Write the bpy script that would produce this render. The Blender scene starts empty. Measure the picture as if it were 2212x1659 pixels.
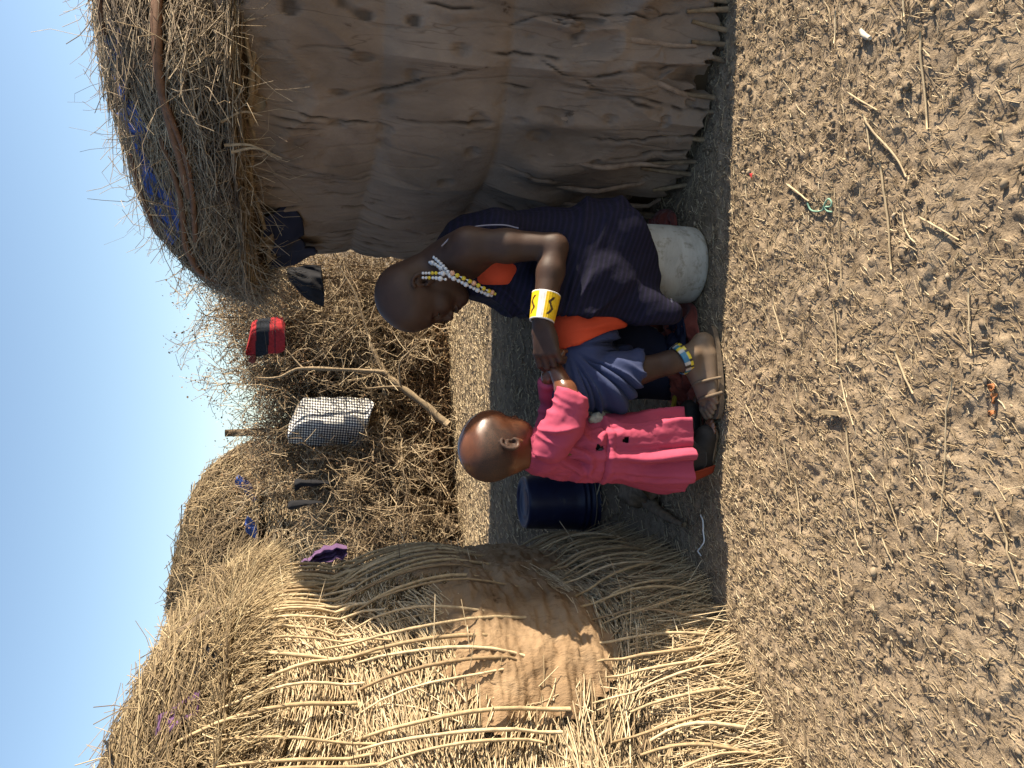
import bpy, math, random
import numpy as np
from mathutils import Vector, Matrix

rng = np.random.default_rng(7)
random.seed(7)
scene = bpy.context.scene
COL = scene.collection

# ------------------------------------------------------------------ camera, world, sun, exposure
CAM_H = 1.15
FPX = 1788.0
UC, VC = 829.5, 1106.0
THETA = math.atan((VC - 661.0) / FPX)
CT, ST = math.cos(THETA), math.sin(THETA)
FWD = np.array([0, CT, -ST]); UPV = np.array([0, ST, CT])

cam_data = bpy.data.cameras.new("camera")
cam = bpy.data.objects.new("camera", cam_data)
COL.objects.link(cam)
cam_data.sensor_fit = 'HORIZONTAL'
cam_data.sensor_width = 36.0
cam_data.lens = FPX / 2212.0 * 36.0
cam_data.clip_end = 3000
# the phone was held on its side: world "up" points to the left edge of the picture
X = -Vector(UPV); Y = Vector((1, 0, 0)); Z = -Vector(FWD)
cam.matrix_world = Matrix(((X.x, Y.x, Z.x, 0), (X.y, Y.y, Z.y, 0), (X.z, Y.z, Z.z, CAM_H), (0, 0, 0, 1)))
scene.camera = cam

SUN_EL = math.radians(21.0)
SUN_AZ = (1.0, -0.065)                       # horizontal direction towards the sun
_az = Vector((SUN_AZ[0], SUN_AZ[1])).normalized()
TO_SUN = Vector((_az.x * math.cos(SUN_EL), _az.y * math.cos(SUN_EL), math.sin(SUN_EL)))
world = bpy.data.worlds.new("World")
scene.world = world
world.use_nodes = True
wn = world.node_tree
sky = wn.nodes.new('ShaderNodeTexSky')
sky.sky_type = 'NISHITA'
sky.sun_disc = False
sky.sun_elevation = SUN_EL
sky.sun_rotation = math.atan2(_az.x, _az.y)
sky.altitude = 700
sky.air_density = 1.0
sky.dust_density = 1.0
sky.ozone_density = 0.9
bg = wn.nodes['Background']
bg.inputs['Strength'].default_value = 0.095
wn.links.new(sky.outputs[0], bg.inputs['Color'])

sun_d = bpy.data.lights.new("sun", 'SUN')
sun_d.energy = 5.0
sun_d.angle = math.radians(0.55)
sun_d.color = (1.0, 0.88, 0.70)
sun = bpy.data.objects.new("sun", sun_d)
COL.objects.link(sun)
sun.rotation_euler = (-TO_SUN).to_track_quat('-Z', 'Y').to_euler()
sun.location = (3, 0, 5)

scene.view_settings.view_transform = 'Standard'
scene.view_settings.look = 'None'
scene.view_settings.exposure = 1.33
scene.view_settings.gamma = 1.0
scene.view_settings.use_curve_mapping = False
scene.render.engine = 'CYCLES'
scene.cycles.max_bounces = 6
scene.cycles.use_denoising = True


# ------------------------------------------------------------------ picture -> place
def P(U, V, y):
    """World point seen at (U, V) of the upright photograph (1659 x 2212) at distance y."""
    a = (U - UC) / FPX; b = (VC - V) / FPX
    t = y / (CT + b * ST)
    return np.array([a * t, y, CAM_H + t * (b * CT - ST)])


def G(U, V, z=0.0):
    """Ground point seen at (U, V)."""
    a = (U - UC) / FPX; b = (VC - V) / FPX
    t = (z - CAM_H) / (b * CT - ST)
    return np.array([a * t, t * (CT + b * ST), z])


# ------------------------------------------------------------------ noise
def _hash(ix, iy, iz, seed):
    n = (ix.astype(np.int64) * 374761393 + iy.astype(np.int64) * 668265263 + iz.astype(np.int64) * 1440662683 + seed * 974634777) & 0xffffffff
    n = ((n ^ (n >> 13)) * 1274126177) & 0xffffffff
    n = ((n ^ (n >> 15)) * 2246822519) & 0xffffffff
    return ((n ^ (n >> 16)) & 0xffffff) / float(0xffffff) * 2 - 1


def noise(x, y, z=None, seed=0):
    x = np.asarray(x, float); y = np.asarray(y, float)
    x, y = np.broadcast_arrays(x, y)
    if z is None:
        z = np.zeros_like(x)
    z = np.broadcast_to(np.asarray(z, float), x.shape)
    ix, iy, iz = np.floor(x), np.floor(y), np.floor(z)
    fx, fy, fz = x - ix, y - iy, z - iz
    fx = fx * fx * (3 - 2 * fx); fy = fy * fy * (3 - 2 * fy); fz = fz * fz * (3 - 2 * fz)
    out = 0
    for dx in (0, 1):
        wx = fx if dx else 1 - fx
        for dy in (0, 1):
            wy = fy if dy else 1 - fy
            for dz in (0, 1):
                wz = fz if dz else 1 - fz
                out = out + wx * wy * wz * _hash(ix + dx, iy + dy, iz + dz, seed)
    return out


def fbm(x, y, z=None, seed=0, oct=4, gain=0.5, lac=2.03):
    a, s, tot = 1.0, 0.0, 0.0
    for i in range(oct):
        s = s + a * noise(x, y, z, seed + i * 17)
        tot += a
        a *= gain
        x = np.asarray(x) * lac; y = np.asarray(y) * lac
        z = None if z is None else np.asarray(z) * lac
    return s / tot


def sstep(a, b, x):
    t = np.clip((x - a) / (b - a), 0, 1)
    return t * t * (3 - 2 * t)


# ------------------------------------------------------------------ mesh helpers
def mk(name, V, F, mat=None, parent=None, smooth=True, tint=None, uv=None, col=None, flat_data=False):
    """One mesh object from arrays. F: (n,3) or (n,4) int array, or a list of such arrays."""
    V = np.asarray(V, np.float32).reshape(-1, 3)
    Fs = F if isinstance(F, list) else [F]
    Fs = [np.asarray(f, np.int32) for f in Fs if len(f)]
    me = bpy.data.meshes.new(name)
    me.vertices.add(len(V))
    me.vertices.foreach_set("co", V.ravel())
    loops = np.concatenate([f.ravel() for f in Fs])
    tot = np.concatenate([np.full(len(f), f.shape[1], np.int32) for f in Fs])
    start = np.concatenate([[0], np.cumsum(tot)[:-1]]).astype(np.int32)
    me.loops.add(len(loops))
    me.loops.foreach_set("vertex_index", loops)
    me.polygons.add(len(tot))
    me.polygons.foreach_set("loop_start", start)
    me.polygons.foreach_set("loop_total", tot)
    me.polygons.foreach_set("use_smooth", np.full(len(tot), smooth))
    if tint is not None:
        at = me.attributes.new("tint", 'FLOAT', 'POINT')
        at.data.foreach_set("value", np.asarray(tint, np.float32).ravel())
    if col is not None:
        at = me.attributes.new("dye", 'FLOAT_COLOR', 'POINT')
        c = np.ones((len(V), 4), np.float32); c[:, :3] = col
        at.data.foreach_set("color", c.ravel())
    if uv is not None:
        l = me.uv_layers.new(name="UVMap")
        l.data.foreach_set("uv", np.asarray(uv, np.float32)[loops].ravel())
    me.update(calc_edges=True)
    me.validate()
    if mat is not None:
        me.materials.append(mat)
    o = bpy.data.objects.new(name, me)
    COL.objects.link(o)
    if parent is not None:
        o.parent = parent
        o.matrix_parent_inverse = parent.matrix_basis.inverted()
    return o


def thing(name, label, cat, loc=(0, 0, 0), group=None):
    o = bpy.data.objects.new(name, None)
    o.empty_display_size = 0.1
    COL.objects.link(o)
    o.location = loc
    o["label"] = label; o["category"] = cat
    if group:
        o["group"] = group
    return o


def tag(o, label, cat=None, group=None, kind=None):
    o["label"] = label
    if cat:
        o["category"] = cat
    if group:
        o["group"] = group
    if kind:
        o["kind"] = kind
    return o


def unit(v):
    v = np.asarray(v, float)
    return v / (np.linalg.norm(v, axis=-1, keepdims=True) + 1e-12)


def grid_faces(n, m, wrap_n=False, wrap_m=False):
    i = np.arange(n if wrap_n else n - 1)[:, None]; j = np.arange(m if wrap_m else m - 1)[None, :]
    i2 = (i + 1) % n; j2 = (j + 1) % m
    return np.stack([i * m + j + 0 * j, i2 * m + j, i2 * m + j2, i * m + j2 + 0 * j], -1).reshape(-1, 4)


def strands(pts, rad, sides=3):
    """Many thin tubes at once. pts (N,K,3), rad (N,K) or (N,)."""
    N, K, _ = pts.shape
    rad = np.asarray(rad, float)
    if rad.ndim == 1:
        rad = rad[:, None] * np.linspace(1.0, 0.7, K)[None]
    T = unit(pts[:, -1] - pts[:, 0])
    ref = np.where(np.abs(T[:, 2:3]) < 0.8, [[0, 0, 1.0]], [[1.0, 0, 0]])
    A = unit(np.cross(T, ref)); B = np.cross(T, A)
    th = np.arange(sides) / sides * 2 * math.pi + 0.4
    off = np.cos(th)[None, :, None] * A[:, None] + np.sin(th)[None, :, None] * B[:, None]
    V = pts[:, :, None, :] + rad[:, :, None, None] * off[:, None]
    n = np.arange(N)[:, None, None] * (K * sides)
    k = np.arange(K - 1)[None, :, None] * sides
    s = np.arange(sides)[None, None, :]; s2 = (s + 1) % sides
    F = np.stack([n + k + s, n + k + s2, n + k + sides + s2, n + k + sides + s], -1).reshape(-1, 4)
    return V.reshape(-1, 3), F, K * sides


def strand_obj(name, pts, rad, mat, parent=None, tint=None, sides=3, kind="stuff"):
    V, F, per = strands(pts, rad, sides)
    if tint is None:
        tint = rng.random(len(pts))
    o = mk(name, V, F, mat, parent, tint=np.repeat(tint, per))
    if kind:
        o["kind"] = kind
    return o


def catmull(pts, n=8):
    pts = np.asarray(pts, float)
    p = np.vstack([2 * pts[0] - pts[1], pts, 2 * pts[-1] - pts[-2]])
    out = []
    for i in range(1, len(p) - 2):
        for t in np.linspace(0, 1, n, endpoint=False):
            a, b, c, d = p[i - 1], p[i], p[i + 1], p[i + 2]
            out.append(0.5 * (2 * b + (c - a) * t + (2 * a - 5 * b + 4 * c - d) * t * t + (3 * b - a - 3 * c + d) * t ** 3))
    out.append(p[-2])
    return np.array(out)


def tube_geo(pts, rad, sides=7, cap=True, knob=0.0, seed=0):
    pts = np.asarray(pts, float); K = len(pts)
    rad = np.broadcast_to(np.asarray(rad, float), (K,)) if np.ndim(rad) == 0 else np.interp(np.linspace(0, 1, K), np.linspace(0, 1, len(rad)), rad)
    T = unit(np.gradient(pts, axis=0))
    A = np.zeros_like(T)
    ref = np.array([0, 0, 1.0]) if abs(T[0, 2]) < 0.8 else np.array([1.0, 0, 0])
    a = unit(np.cross(T[0], ref))
    for i in range(K):
        a = unit(a - T[i] * a.dot(T[i])); A[i] = a
    B = np.cross(T, A)
    th = np.arange(sides) / sides * 2 * math.pi
    r = rad[:, None] * np.ones(sides)[None]
    if knob:
        r = r * (1 + knob * noise(np.arange(K)[:, None] * 0.9 + seed * 3.1, np.arange(sides)[None] * 0.8 + 0 * np.arange(K)[:, None], seed=seed))
    V = pts[:, None] + r[..., None] * (np.cos(th)[None, :, None] * A[:, None] + np.sin(th)[None, :, None] * B[:, None])
    V = V.reshape(-1, 3)
    F = [grid_faces(K, sides, wrap_m=True)]
    if cap:
        V = np.vstack([V, pts[0], pts[-1]])
        s = np.arange(sides)
        c0 = np.stack([np.full(sides, K * sides), (s + 1) % sides, s], -1)
        c1 = np.stack([np.full(sides, K * sides + 1), (K - 1) * sides + s, (K - 1) * sides + (s + 1) % sides], -1)
        F.append(np.vstack([c0, c1]))
    return V, F


def tube(name, pts, rad, mat, parent=None, sides=7, smooth_n=0, knob=0.0, seed=0, tint=None):
    if smooth_n:
        pts = catmull(pts, smooth_n)
    V, F = tube_geo(pts, rad, sides, knob=knob, seed=seed)
    t = rng.random() if tint is None else tint
    return mk(name, V, F, mat, parent, tint=np.full(len(V), t))


def lathe(name, prof, mat, parent=None, n=48, center=(0, 0, 0), wob=None):
    prof = np.asarray(prof, float)
    th = np.arange(n) / n * 2 * math.pi
    V = np.stack([prof[:, 0][:, None] * np.cos(th)[None], prof[:, 0][:, None] * np.sin(th)[None], prof[:, 1][:, None] + 0 * th[None]], -1)
    V = V.reshape(-1, 3) + np.asarray(center)
    return mk(name, V, grid_faces(len(prof), n, wrap_m=True), mat, parent)


# ------------------------------------------------------------------ materials
def newmat(name, rough=0.9, spec=0.2):
    m = bpy.data.materials.new(name)
    m.use_nodes = True
    b = m.node_tree.nodes['Principled BSDF']
    b.inputs['Roughness'].default_value = rough
    b.inputs['Specular IOR Level'].default_value = spec
    return m, m.node_tree, b


def ramp(nt, stops):
    r = nt.nodes.new('ShaderNodeValToRGB')
    e = r.color_ramp.elements
    while len(e) < len(stops):
        e.new(0.5)
    for i, (p, c) in enumerate(stops):
        e[i].position = p; e[i].color = (*c, 1)
    return r


def ntex(nt, scale, detail=5, rough=0.55, coord=None, dist=0.0, stretch=None):
    t = nt.nodes.new('ShaderNodeTexNoise')
    t.inputs['Scale'].default_value = scale
    t.inputs['Detail'].default_value = detail
    t.inputs['Roughness'].default_value = rough
    t.inputs['Distortion'].default_value = dist
    if coord is not None:
        if stretch is not None:
            mp = nt.nodes.new('ShaderNodeMapping')
            mp.inputs['Scale'].default_value = stretch
            nt.links.new(coord, mp.inputs['Vector'])
            coord = mp.outputs[0]
        nt.links.new(coord, t.inputs['Vector'])
    return t


def geo_pos(nt):
    return nt.nodes.new('ShaderNodeNewGeometry').outputs['Position']


def obj_pos(nt):
    return nt.nodes.new('ShaderNodeTexCoord').outputs['Object']


def bump(nt, b, height, strength=0.5, dist=0.01, prev=None):
    n = nt.nodes.new('ShaderNodeBump')
    n.inputs['Strength'].default_value = strength
    n.inputs['Distance'].default_value = dist
    nt.links.new(height, n.inputs['Height'])
    if prev is not None:
        nt.links.new(prev, n.inputs['Normal'])
    nt.links.new(n.outputs[0], b.inputs['Normal'])
    return n.outputs[0]


def mixc(nt, fac, a, b, blend='MIX'):
    m = nt.nodes.new('ShaderNodeMix')
    m.data_type = 'RGBA'; m.blend_type = blend
    for k, v in ((0, fac), (6, a), (7, b)):
        if isinstance(v, (int, float)):
            m.inputs[k].default_value = v
        elif isinstance(v, tuple):
            m.inputs[k].default_value = (*v, 1)
        else:
            nt.links.new(v, m.inputs[k])
    return m.outputs[2]


def strand_mat(name, stops, rough=0.75, mottle=0.35, spec=0.25):
    m, nt, b = newmat(name, rough, spec)
    at = nt.nodes.new('ShaderNodeAttribute'); at.attribute_name = "tint"
    r = ramp(nt, stops)
    nt.links.new(at.outputs['Fac'], r.inputs[0])
    n = ntex(nt, 60, 3, 0.6, geo_pos(nt))
    rr = ramp(nt, [(0.3, (1 - mottle,) * 3), (0.7, (1.0,) * 3)])
    nt.links.new(n.outputs[0], rr.inputs[0])
    nt.links.new(mixc(nt, 1.0, r.outputs[0], rr.outputs[0], 'MULTIPLY'), b.inputs['Base Color'])
    return m


M = {}
M['straw'] = strand_mat('dry straw', [(0.0, (.11, .075, .045)), (0.25, (.28, .20, .115)), (0.6, (.50, .375, .22)), (1.0, (.72, .585, .385))])
M['thatch'] = strand_mat('weathered thatch', [(0.0, (.12, .085, .05)), (0.4, (.30, .215, .12)), (0.8, (.48, .365, .205)), (1.0, (.62, .50, .30))])
M['twig_thatch'] = strand_mat('grey brown thatch', [(0.0, (.085, .06, .04)), (0.4, (.23, .168, .108)), (0.75, (.41, .315, .205)), (1.0, (.58, .465, .31))])
M['stick'] = strand_mat('peeled sticks', [(0.0, (.30, .20, .11)), (0.5, (.50, .37, .21)), (1.0, (.68, .53, .33))], mottle=0.45)
M['pole'] = strand_mat('roof poles', [(0.0, (.13, .065, .038)), (0.5, (.22, .12, .068)), (1.0, (.38, .27, .16))], mottle=0.4)
M['twig'] = strand_mat('thorn twigs', [(0.0, (.09, .06, .038)), (0.4, (.24, .17, .105)), (0.75, (.44, .33, .20)), (1.0, (.58, .46, .30))], rough=0.85)
M['bark'] = strand_mat('dead bark', [(0.0, (.13, .09, .06)), (1.0, (.34, .255, .16))], rough=0.9, mottle=0.5)
M['leaf'] = strand_mat('dry leaves', [(0.0, (.12, .065, .035)), (0.6, (.29, .175, .09)), (1.0, (.45, .31, .16))], rough=0.85)
M['litter'] = strand_mat('straw litter', [(0.0, (.14, .10, .06)), (0.4, (.33, .245, .145)), (0.8, (.55, .43, .27)), (1.0, (.70, .58, .38))])
M['clod'] = strand_mat('dirt clods', [(0.0, (.19, .14, .095)), (0.6, (.30, .23, .155)), (1.0, (.40, .315, .22))], rough=1.0, mottle=0.5, spec=0.05)

# ground
m, nt, b = newmat('dry trampled dirt', 1.0, 0.05)
pos = geo_pos(nt)
n1 = ntex(nt, 3.2, 6, 0.62, pos); n2 = ntex(nt, 24, 5, 0.65, pos); n3 = ntex(nt, 150, 4, 0.7, pos)
r1 = ramp(nt, [(0.28, (.235, .178, .12)), (0.52, (.315, .242, .165)), (0.75, (.37, .29, .20))])
nt.links.new(n1.outputs[0], r1.inputs[0])
r2 = ramp(nt, [(0.30, (.55, .52, .48)), (0.5, (.95, .94, .93)), (0.72, (1.15, 1.13, 1.10))])
nt.links.new(n2.outputs[0], r2.inputs[0])
c = mixc(nt, 1.0, r1.outputs[0], r2.outputs[0], 'MULTIPLY')
r3 = ramp(nt, [(0.32, (.62, .60, .58)), (0.5, (1, 1, 1)), (0.75, (1.2, 1.18, 1.12))])
nt.links.new(n3.outputs[0], r3.inputs[0])
c = mixc(nt, 0.8, c, r3.outputs[0], 'MULTIPLY')
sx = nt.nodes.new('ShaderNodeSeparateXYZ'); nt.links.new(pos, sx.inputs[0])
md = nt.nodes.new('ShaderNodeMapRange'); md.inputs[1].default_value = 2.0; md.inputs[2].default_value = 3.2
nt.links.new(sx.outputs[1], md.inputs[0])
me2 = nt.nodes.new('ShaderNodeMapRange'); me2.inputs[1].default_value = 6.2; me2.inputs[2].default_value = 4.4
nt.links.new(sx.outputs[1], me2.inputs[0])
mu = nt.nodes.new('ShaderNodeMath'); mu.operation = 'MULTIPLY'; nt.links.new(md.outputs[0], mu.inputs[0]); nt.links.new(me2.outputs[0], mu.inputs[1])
c = mixc(nt, mu.outputs[0], c, mixc(nt, 1.0, c, (.45, .45, .455), 'MULTIPLY'))  # alley shade deepened in the dirt colour, fading out at both ends
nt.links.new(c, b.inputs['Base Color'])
nb = bump(nt, b, n2.outputs[0], 0.5, 0.008)
bump(nt, b, n3.outputs[0], 0.8, 0.004, nb)
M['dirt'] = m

# mud wall (uv = metres along the wall, metres up)
def mud_material(name, base, dark, pale, bstr=0.7):
    m, nt, b = newmat(name, 0.95, 0.1)
    uv = nt.nodes.new('ShaderNodeTexCoord').outputs['UV']
    a1 = ntex(nt, 1.0, 6, 0.6, uv, 0.6, (5, 2.6, 1))
    a2 = ntex(nt, 1.0, 5, 0.65, uv, 0.4, (20, 9, 1))
    a3 = ntex(nt, 1.0, 4, 0.7, uv, 0.2, (160, 90, 1))
    ra = ramp(nt, [(0.28, dark), (0.5, base), (0.74, pale)])
    nt.links.new(a1.outputs[0], ra.inputs[0])
    rb = ramp(nt, [(0.29, (.40, .36, .33)), (0.36, (.92, .92, .92)), (0.7, (1.08, 1.07, 1.05))])
    nt.links.new(a2.outputs[0], rb.inputs[0])
    c = mixc(nt, 1.0, ra.outputs[0], rb.outputs[0], 'MULTIPLY')
    cr = ntex(nt, 1.0, 3, 0.5, uv, 0.35, (22, 2.4, 1))
    rc = ramp(nt, [(0.482, (1, 1, 1)), (0.497, (.42, .38, .35)), (0.512, (1, 1, 1))])
    nt.links.new(cr.outputs[0], rc.inputs[0])
    msk = ntex(nt, 1.0, 2, 0.5, uv, 0.0, (5, 4, 1))
    rm = ramp(nt, [(0.48, (0, 0, 0)), (0.60, (1, 1, 1))])
    nt.links.new(msk.outputs[0], rm.inputs[0])
    c = mixc(nt, rm.outputs[0], c, mixc(nt, 0.6, c, rc.outputs[0], 'MULTIPLY'))
    at = nt.nodes.new('ShaderNodeAttribute'); at.attribute_name = 'tint'
    c = mixc(nt, at.outputs['Fac'], c, (.035, .026, .02))
    nt.links.new(c, b.inputs['Base Color'])
    nb = bump(nt, b, a2.outputs[0], bstr, 0.012)
    bump(nt, b, a3.outputs[0], 0.6, 0.004, nb)
    return m

M['mud'] = mud_material('smeared mud and dung', (.192, .147, .116), (.128, .096, .074), (.245, .192, .152))
M['mud_ochre'] = mud_material('ochre mud plaster', (.265, .178, .105), (.17, .11, .062), (.33, .235, .145), 1.0)
m, nt, b = newmat('mud coated stick', 0.95, 0.1)
n = ntex(nt, 30, 5, 0.65, obj_pos(nt)); r = ramp(nt, [(0.3, (.16, .115, .085)), (0.7, (.30, .225, .17))])
nt.links.new(n.outputs[0], r.inputs[0]); nt.links.new(r.outputs[0], b.inputs['Base Color']); bump(nt, b, n.outputs[0], .6, .006)
M['mudstick'] = m
M['core'] = newmat('dark hut core', 1.0, 0.0)[0]
M['core'].node_tree.nodes['Principled BSDF'].inputs['Base Color'].default_value = (.07, .05, .032, 1)


def skin_mat(name, base, dark, rough=0.42):
    m, nt, b = newmat(name, rough, 0.33)
    pos = obj_pos(nt)
    n = ntex(nt, 26, 4, 0.6, pos)
    r = ramp(nt, [(0.3, dark), (0.7, base)])
    nt.links.new(n.outputs[0], r.inputs[0])
    nt.links.new(r.outputs[0], b.inputs['Base Color'])
    n2 = ntex(nt, 420, 2, 0.5, pos)
    bump(nt, b, n2.outputs[0], 0.25, 0.0008)
    b.inputs['Subsurface Weight'].default_value = 0.05
    b.inputs['Subsurface Radius'].default_value = (.01, .004, .002)
    return m


M['skin_w'] = skin_mat('dark brown skin', (.060, .032, .022), (.042, .022, .015), 0.56)
M['skin_c'] = skin_mat('brown skin', (.150, .060, .030), (.112, .044, .023), 0.34)


def dust_skin(m):
    """dusty feet: pale dust settles on skin near the ground"""
    nt = m.node_tree; b = nt.nodes['Principled BSDF']
    src = b.inputs['Base Color'].links[0].from_socket
    sep = nt.nodes.new('ShaderNodeSeparateXYZ'); nt.links.new(geo_pos(nt), sep.inputs[0])
    mr = nt.nodes.new('ShaderNodeMapRange')
    mr.inputs[1].default_value = 0.16; mr.inputs[2].default_value = 0.02
    mr.inputs[3].default_value = 0.0; mr.inputs[4].default_value = 0.75
    nt.links.new(sep.outputs[2], mr.inputs[0])
    nt.links.new(mixc(nt, mr.outputs[0], src, (.23, .165, .11)), b.inputs['Base Color'])
    return m


dust_skin(M['skin_w'])
# cropped hair stubble on the child's scalp, from the "tint" attribute
nt = M['skin_c'].node_tree; b = nt.nodes['Principled BSDF']
at = nt.nodes.new('ShaderNodeAttribute'); at.attribute_name = "tint"
n = ntex(nt, 330, 3, 0.7, obj_pos(nt)); rr = ramp(nt, [(0.36, (.55, .55, .55)), (0.62, (1, 1, 1))]); nt.links.new(n.outputs[0], rr.inputs[0])
mm = nt.nodes.new('ShaderNodeMath'); mm.operation = 'MULTIPLY'; nt.links.new(at.outputs['Fac'], mm.inputs[0]); nt.links.new(rr.outputs[0], mm.inputs[1])
src = b.inputs['Base Color'].links[0].from_socket
nt.links.new(mixc(nt, mm.outputs[0], src, (.028, .019, .015)), b.inputs['Base Color'])
mr = nt.nodes.new('ShaderNodeMapRange'); mr.inputs[3].default_value = .24; mr.inputs[4].default_value = .72
nt.links.new(at.outputs['Fac'], mr.inputs[0]); nt.links.new(mr.outputs[0], b.inputs['Roughness'])
mc = nt.nodes.new('ShaderNodeMapRange'); mc.inputs[3].default_value = .22; mc.inputs[4].default_value = 0.0
nt.links.new(at.outputs['Fac'], mc.inputs[0]); nt.links.new(mc.outputs[0], b.inputs['Coat Weight'])
b.inputs['Coat Roughness'].default_value = .20


def cloth_mat(name, c1, c2, rough=0.9, weave=900, scale=6, sheen=0.15, bstr=0.15):
    m, nt, b = newmat(name, rough, 0.15)
    pos = obj_pos(nt)
    n = ntex(nt, scale, 4, 0.55, pos)
    r = ramp(nt, [(0.3, c1), (0.7, c2)])
    nt.links.new(n.outputs[0], r.inputs[0])
    nt.links.new(r.outputs[0], b.inputs['Base Color'])
    n2 = ntex(nt, 90, 4, 0.6, pos)
    bump(nt, b, n2.outputs[0], bstr, 0.004)
    b.inputs['Sheen Weight'].default_value = sheen
    return m


M['pink'] = cloth_mat('pink cotton', (.33, .052, .092), (.39, .068, .118), 0.9, 900, 6, 0.0)
M['blue_skirt'] = cloth_mat('blue cotton', (.029, .038, .088), (.038, .049, .108), 0.88, 900, 6, 0.03)
M['orange'] = cloth_mat('orange red cotton', (.44, .050, .020), (.54, .068, .026), 0.85, 900, 6, 0.0)
M['orange_shaded'] = cloth_mat('shade-darkened orange petticoat', (.16, .025, .013), (.21, .035, .016), 0.9, 900, 6, 0.0)  # orange darkened in the colour itself, standing in for shade on the petticoat
M['black_cloth'] = cloth_mat('black cloth', (.010, .010, .012), (.018, .018, .021), 0.85, 900, 6, 0.0)
M['purple'] = cloth_mat('purple cloth', (.085, .040, .10), (.13, .065, .15), 0.85)
M['red_rag'] = cloth_mat('dirty red rag', (.13, .03, .022), (.21, .055, .04), 0.95, scale=14, bstr=0.4)
M['trouser'] = cloth_mat('black trousers', (.013, .012, .013), (.024, .022, .024), 0.85)
M['navy_cloth'] = cloth_mat('navy cloth', (.012, .015, .034), (.02, .024, .05), 0.85, 900, 6, 0.0)

# striped shuka
m, nt, b = newmat('navy striped wrap', 0.85, 0.15)
tc = obj_pos(nt)
mp = nt.nodes.new('ShaderNodeMapping'); mp.inputs['Rotation'].default_value = (0, math.radians(72), 0)
nt.links.new(tc, mp.inputs['Vector'])
w = nt.nodes.new('ShaderNodeTexWave'); w.wave_type = 'BANDS'; w.bands_direction = 'X'
w.inputs['Scale'].default_value = 22; w.inputs['Distortion'].default_value = 1.2; w.inputs['Detail'].default_value = 1.5
nt.links.new(mp.outputs[0], w.inputs['Vector'])
r = ramp(nt, [(0.0, (.0075, .0075, .016)), (0.62, (.009, .009, .020)), (0.85, (.0115, .010, .026)), (1.0, (.0135, .0115, .030))])
nt.links.new(w.outputs[0], r.inputs[0]); nt.links.new(r.outputs[0], b.inputs['Base Color'])
n2 = ntex(nt, 110, 4, 0.6, tc); bump(nt, b, n2.outputs[0], 0.2, 0.004)
M['shuka'] = m

# colours from the "dye" attribute (printed, woven or beaded patterns)
def dye_mat(name, rough=0.6, spec=0.3, grime=0.15):
    m, nt, b = newmat(name, rough, spec)
    at = nt.nodes.new('ShaderNodeAttribute'); at.attribute_name = "dye"
    n = ntex(nt, 70, 4, 0.6, geo_pos(nt))
    r = ramp(nt, [(0.3, (1 - 2 * grime,) * 3), (0.65, (1, 1, 1))])
    nt.links.new(n.outputs[0], r.inputs[0])
    nt.links.new(mixc(nt, 1.0, at.outputs['Color'], r.outputs[0], 'MULTIPLY'), b.inputs['Base Color'])
    return m

M['beads'] = dye_mat('glass bead work', 0.35, 0.5)
M['dyed'] = dye_mat('dyed cotton', 0.9, 0.1, 0.2)

# gingham (uv in checks)
m, nt, b = newmat('gingham cotton', 0.9, 0.1)
uv = nt.nodes.new('ShaderNodeTexCoord').outputs['UV']
ck = nt.nodes.new('ShaderNodeTexChecker'); ck.inputs['Scale'].default_value = 1.0
sep = nt.nodes.new('ShaderNodeSeparateXYZ'); nt.links.new(uv, sep.inputs[0])
outs = []
for i in (0, 1):
    a = nt.nodes.new('ShaderNodeMath'); a.operation = 'FRACT'; nt.links.new(sep.outputs[i], a.inputs[0])
    g = nt.nodes.new('ShaderNodeMath'); g.operation = 'GREATER_THAN'; g.inputs[1].default_value = 0.50; nt.links.new(a.outputs[0], g.inputs[0])
    outs.append(g.outputs[0])
nt.nodes.remove(ck)
ad = nt.nodes.new('ShaderNodeMath'); ad.operation = 'ADD'; nt.links.new(outs[0], ad.inputs[0]); nt.links.new(outs[1], ad.inputs[1])
dv = nt.nodes.new('ShaderNodeMath'); dv.operation = 'MULTIPLY'; dv.inputs[1].default_value = 0.5; nt.links.new(ad.outputs[0], dv.inputs[0])
r = ramp(nt, [(0.0, (.72, .69, .60)), (0.5, (.18, .18, .19)), (1.0, (.02, .022, .035))])
nt.links.new(dv.outputs[0], r.inputs[0]); nt.links.new(r.outputs[0], b.inputs['Base Color'])
M['gingham'] = m

# plastics
m, nt, b = newmat('scuffed white plastic', 0.5, 0.4)
pos = obj_pos(nt)
n = ntex(nt, 9, 6, 0.68, pos, 0.5, (1, 1, 2.6)); r = ramp(nt, [(0.30, (.24, .235, .21)), (0.52, (.33, .325, .30)), (0.66, (.37, .365, .34)), (0.72, (.62, .62, .60))])
nt.links.new(n.outputs[0], r.inputs[0])
n4 = ntex(nt, 30, 4, 0.7, pos); r4 = ramp(nt, [(0.3, (.55, .5, .42)), (0.46, (1, 1, 1))]); nt.links.new(n4.outputs[0], r4.inputs[0])
nt.links.new(mixc(nt, 1, r.outputs[0], r4.outputs[0], 'MULTIPLY'), b.inputs['Base Color'])
bump(nt, b, n.outputs[0], 0.1, 0.003)
M['white_plastic'] = m
m, nt, b = newmat('navy plastic', 0.42, 0.4)
n = ntex(nt, 14, 5, 0.65, obj_pos(nt)); r = ramp(nt, [(0.35, (.012, .014, .045)), (0.62, (.017, .022, .065)), (0.76, (.09, .085, .08))])
nt.links.new(n.outputs[0], r.inputs[0]); nt.links.new(r.outputs[0], b.inputs['Base Color'])
M['navy_plastic'] = m
m, nt, b = newmat('blue plastic sheet', 0.38, 0.5)
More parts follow.
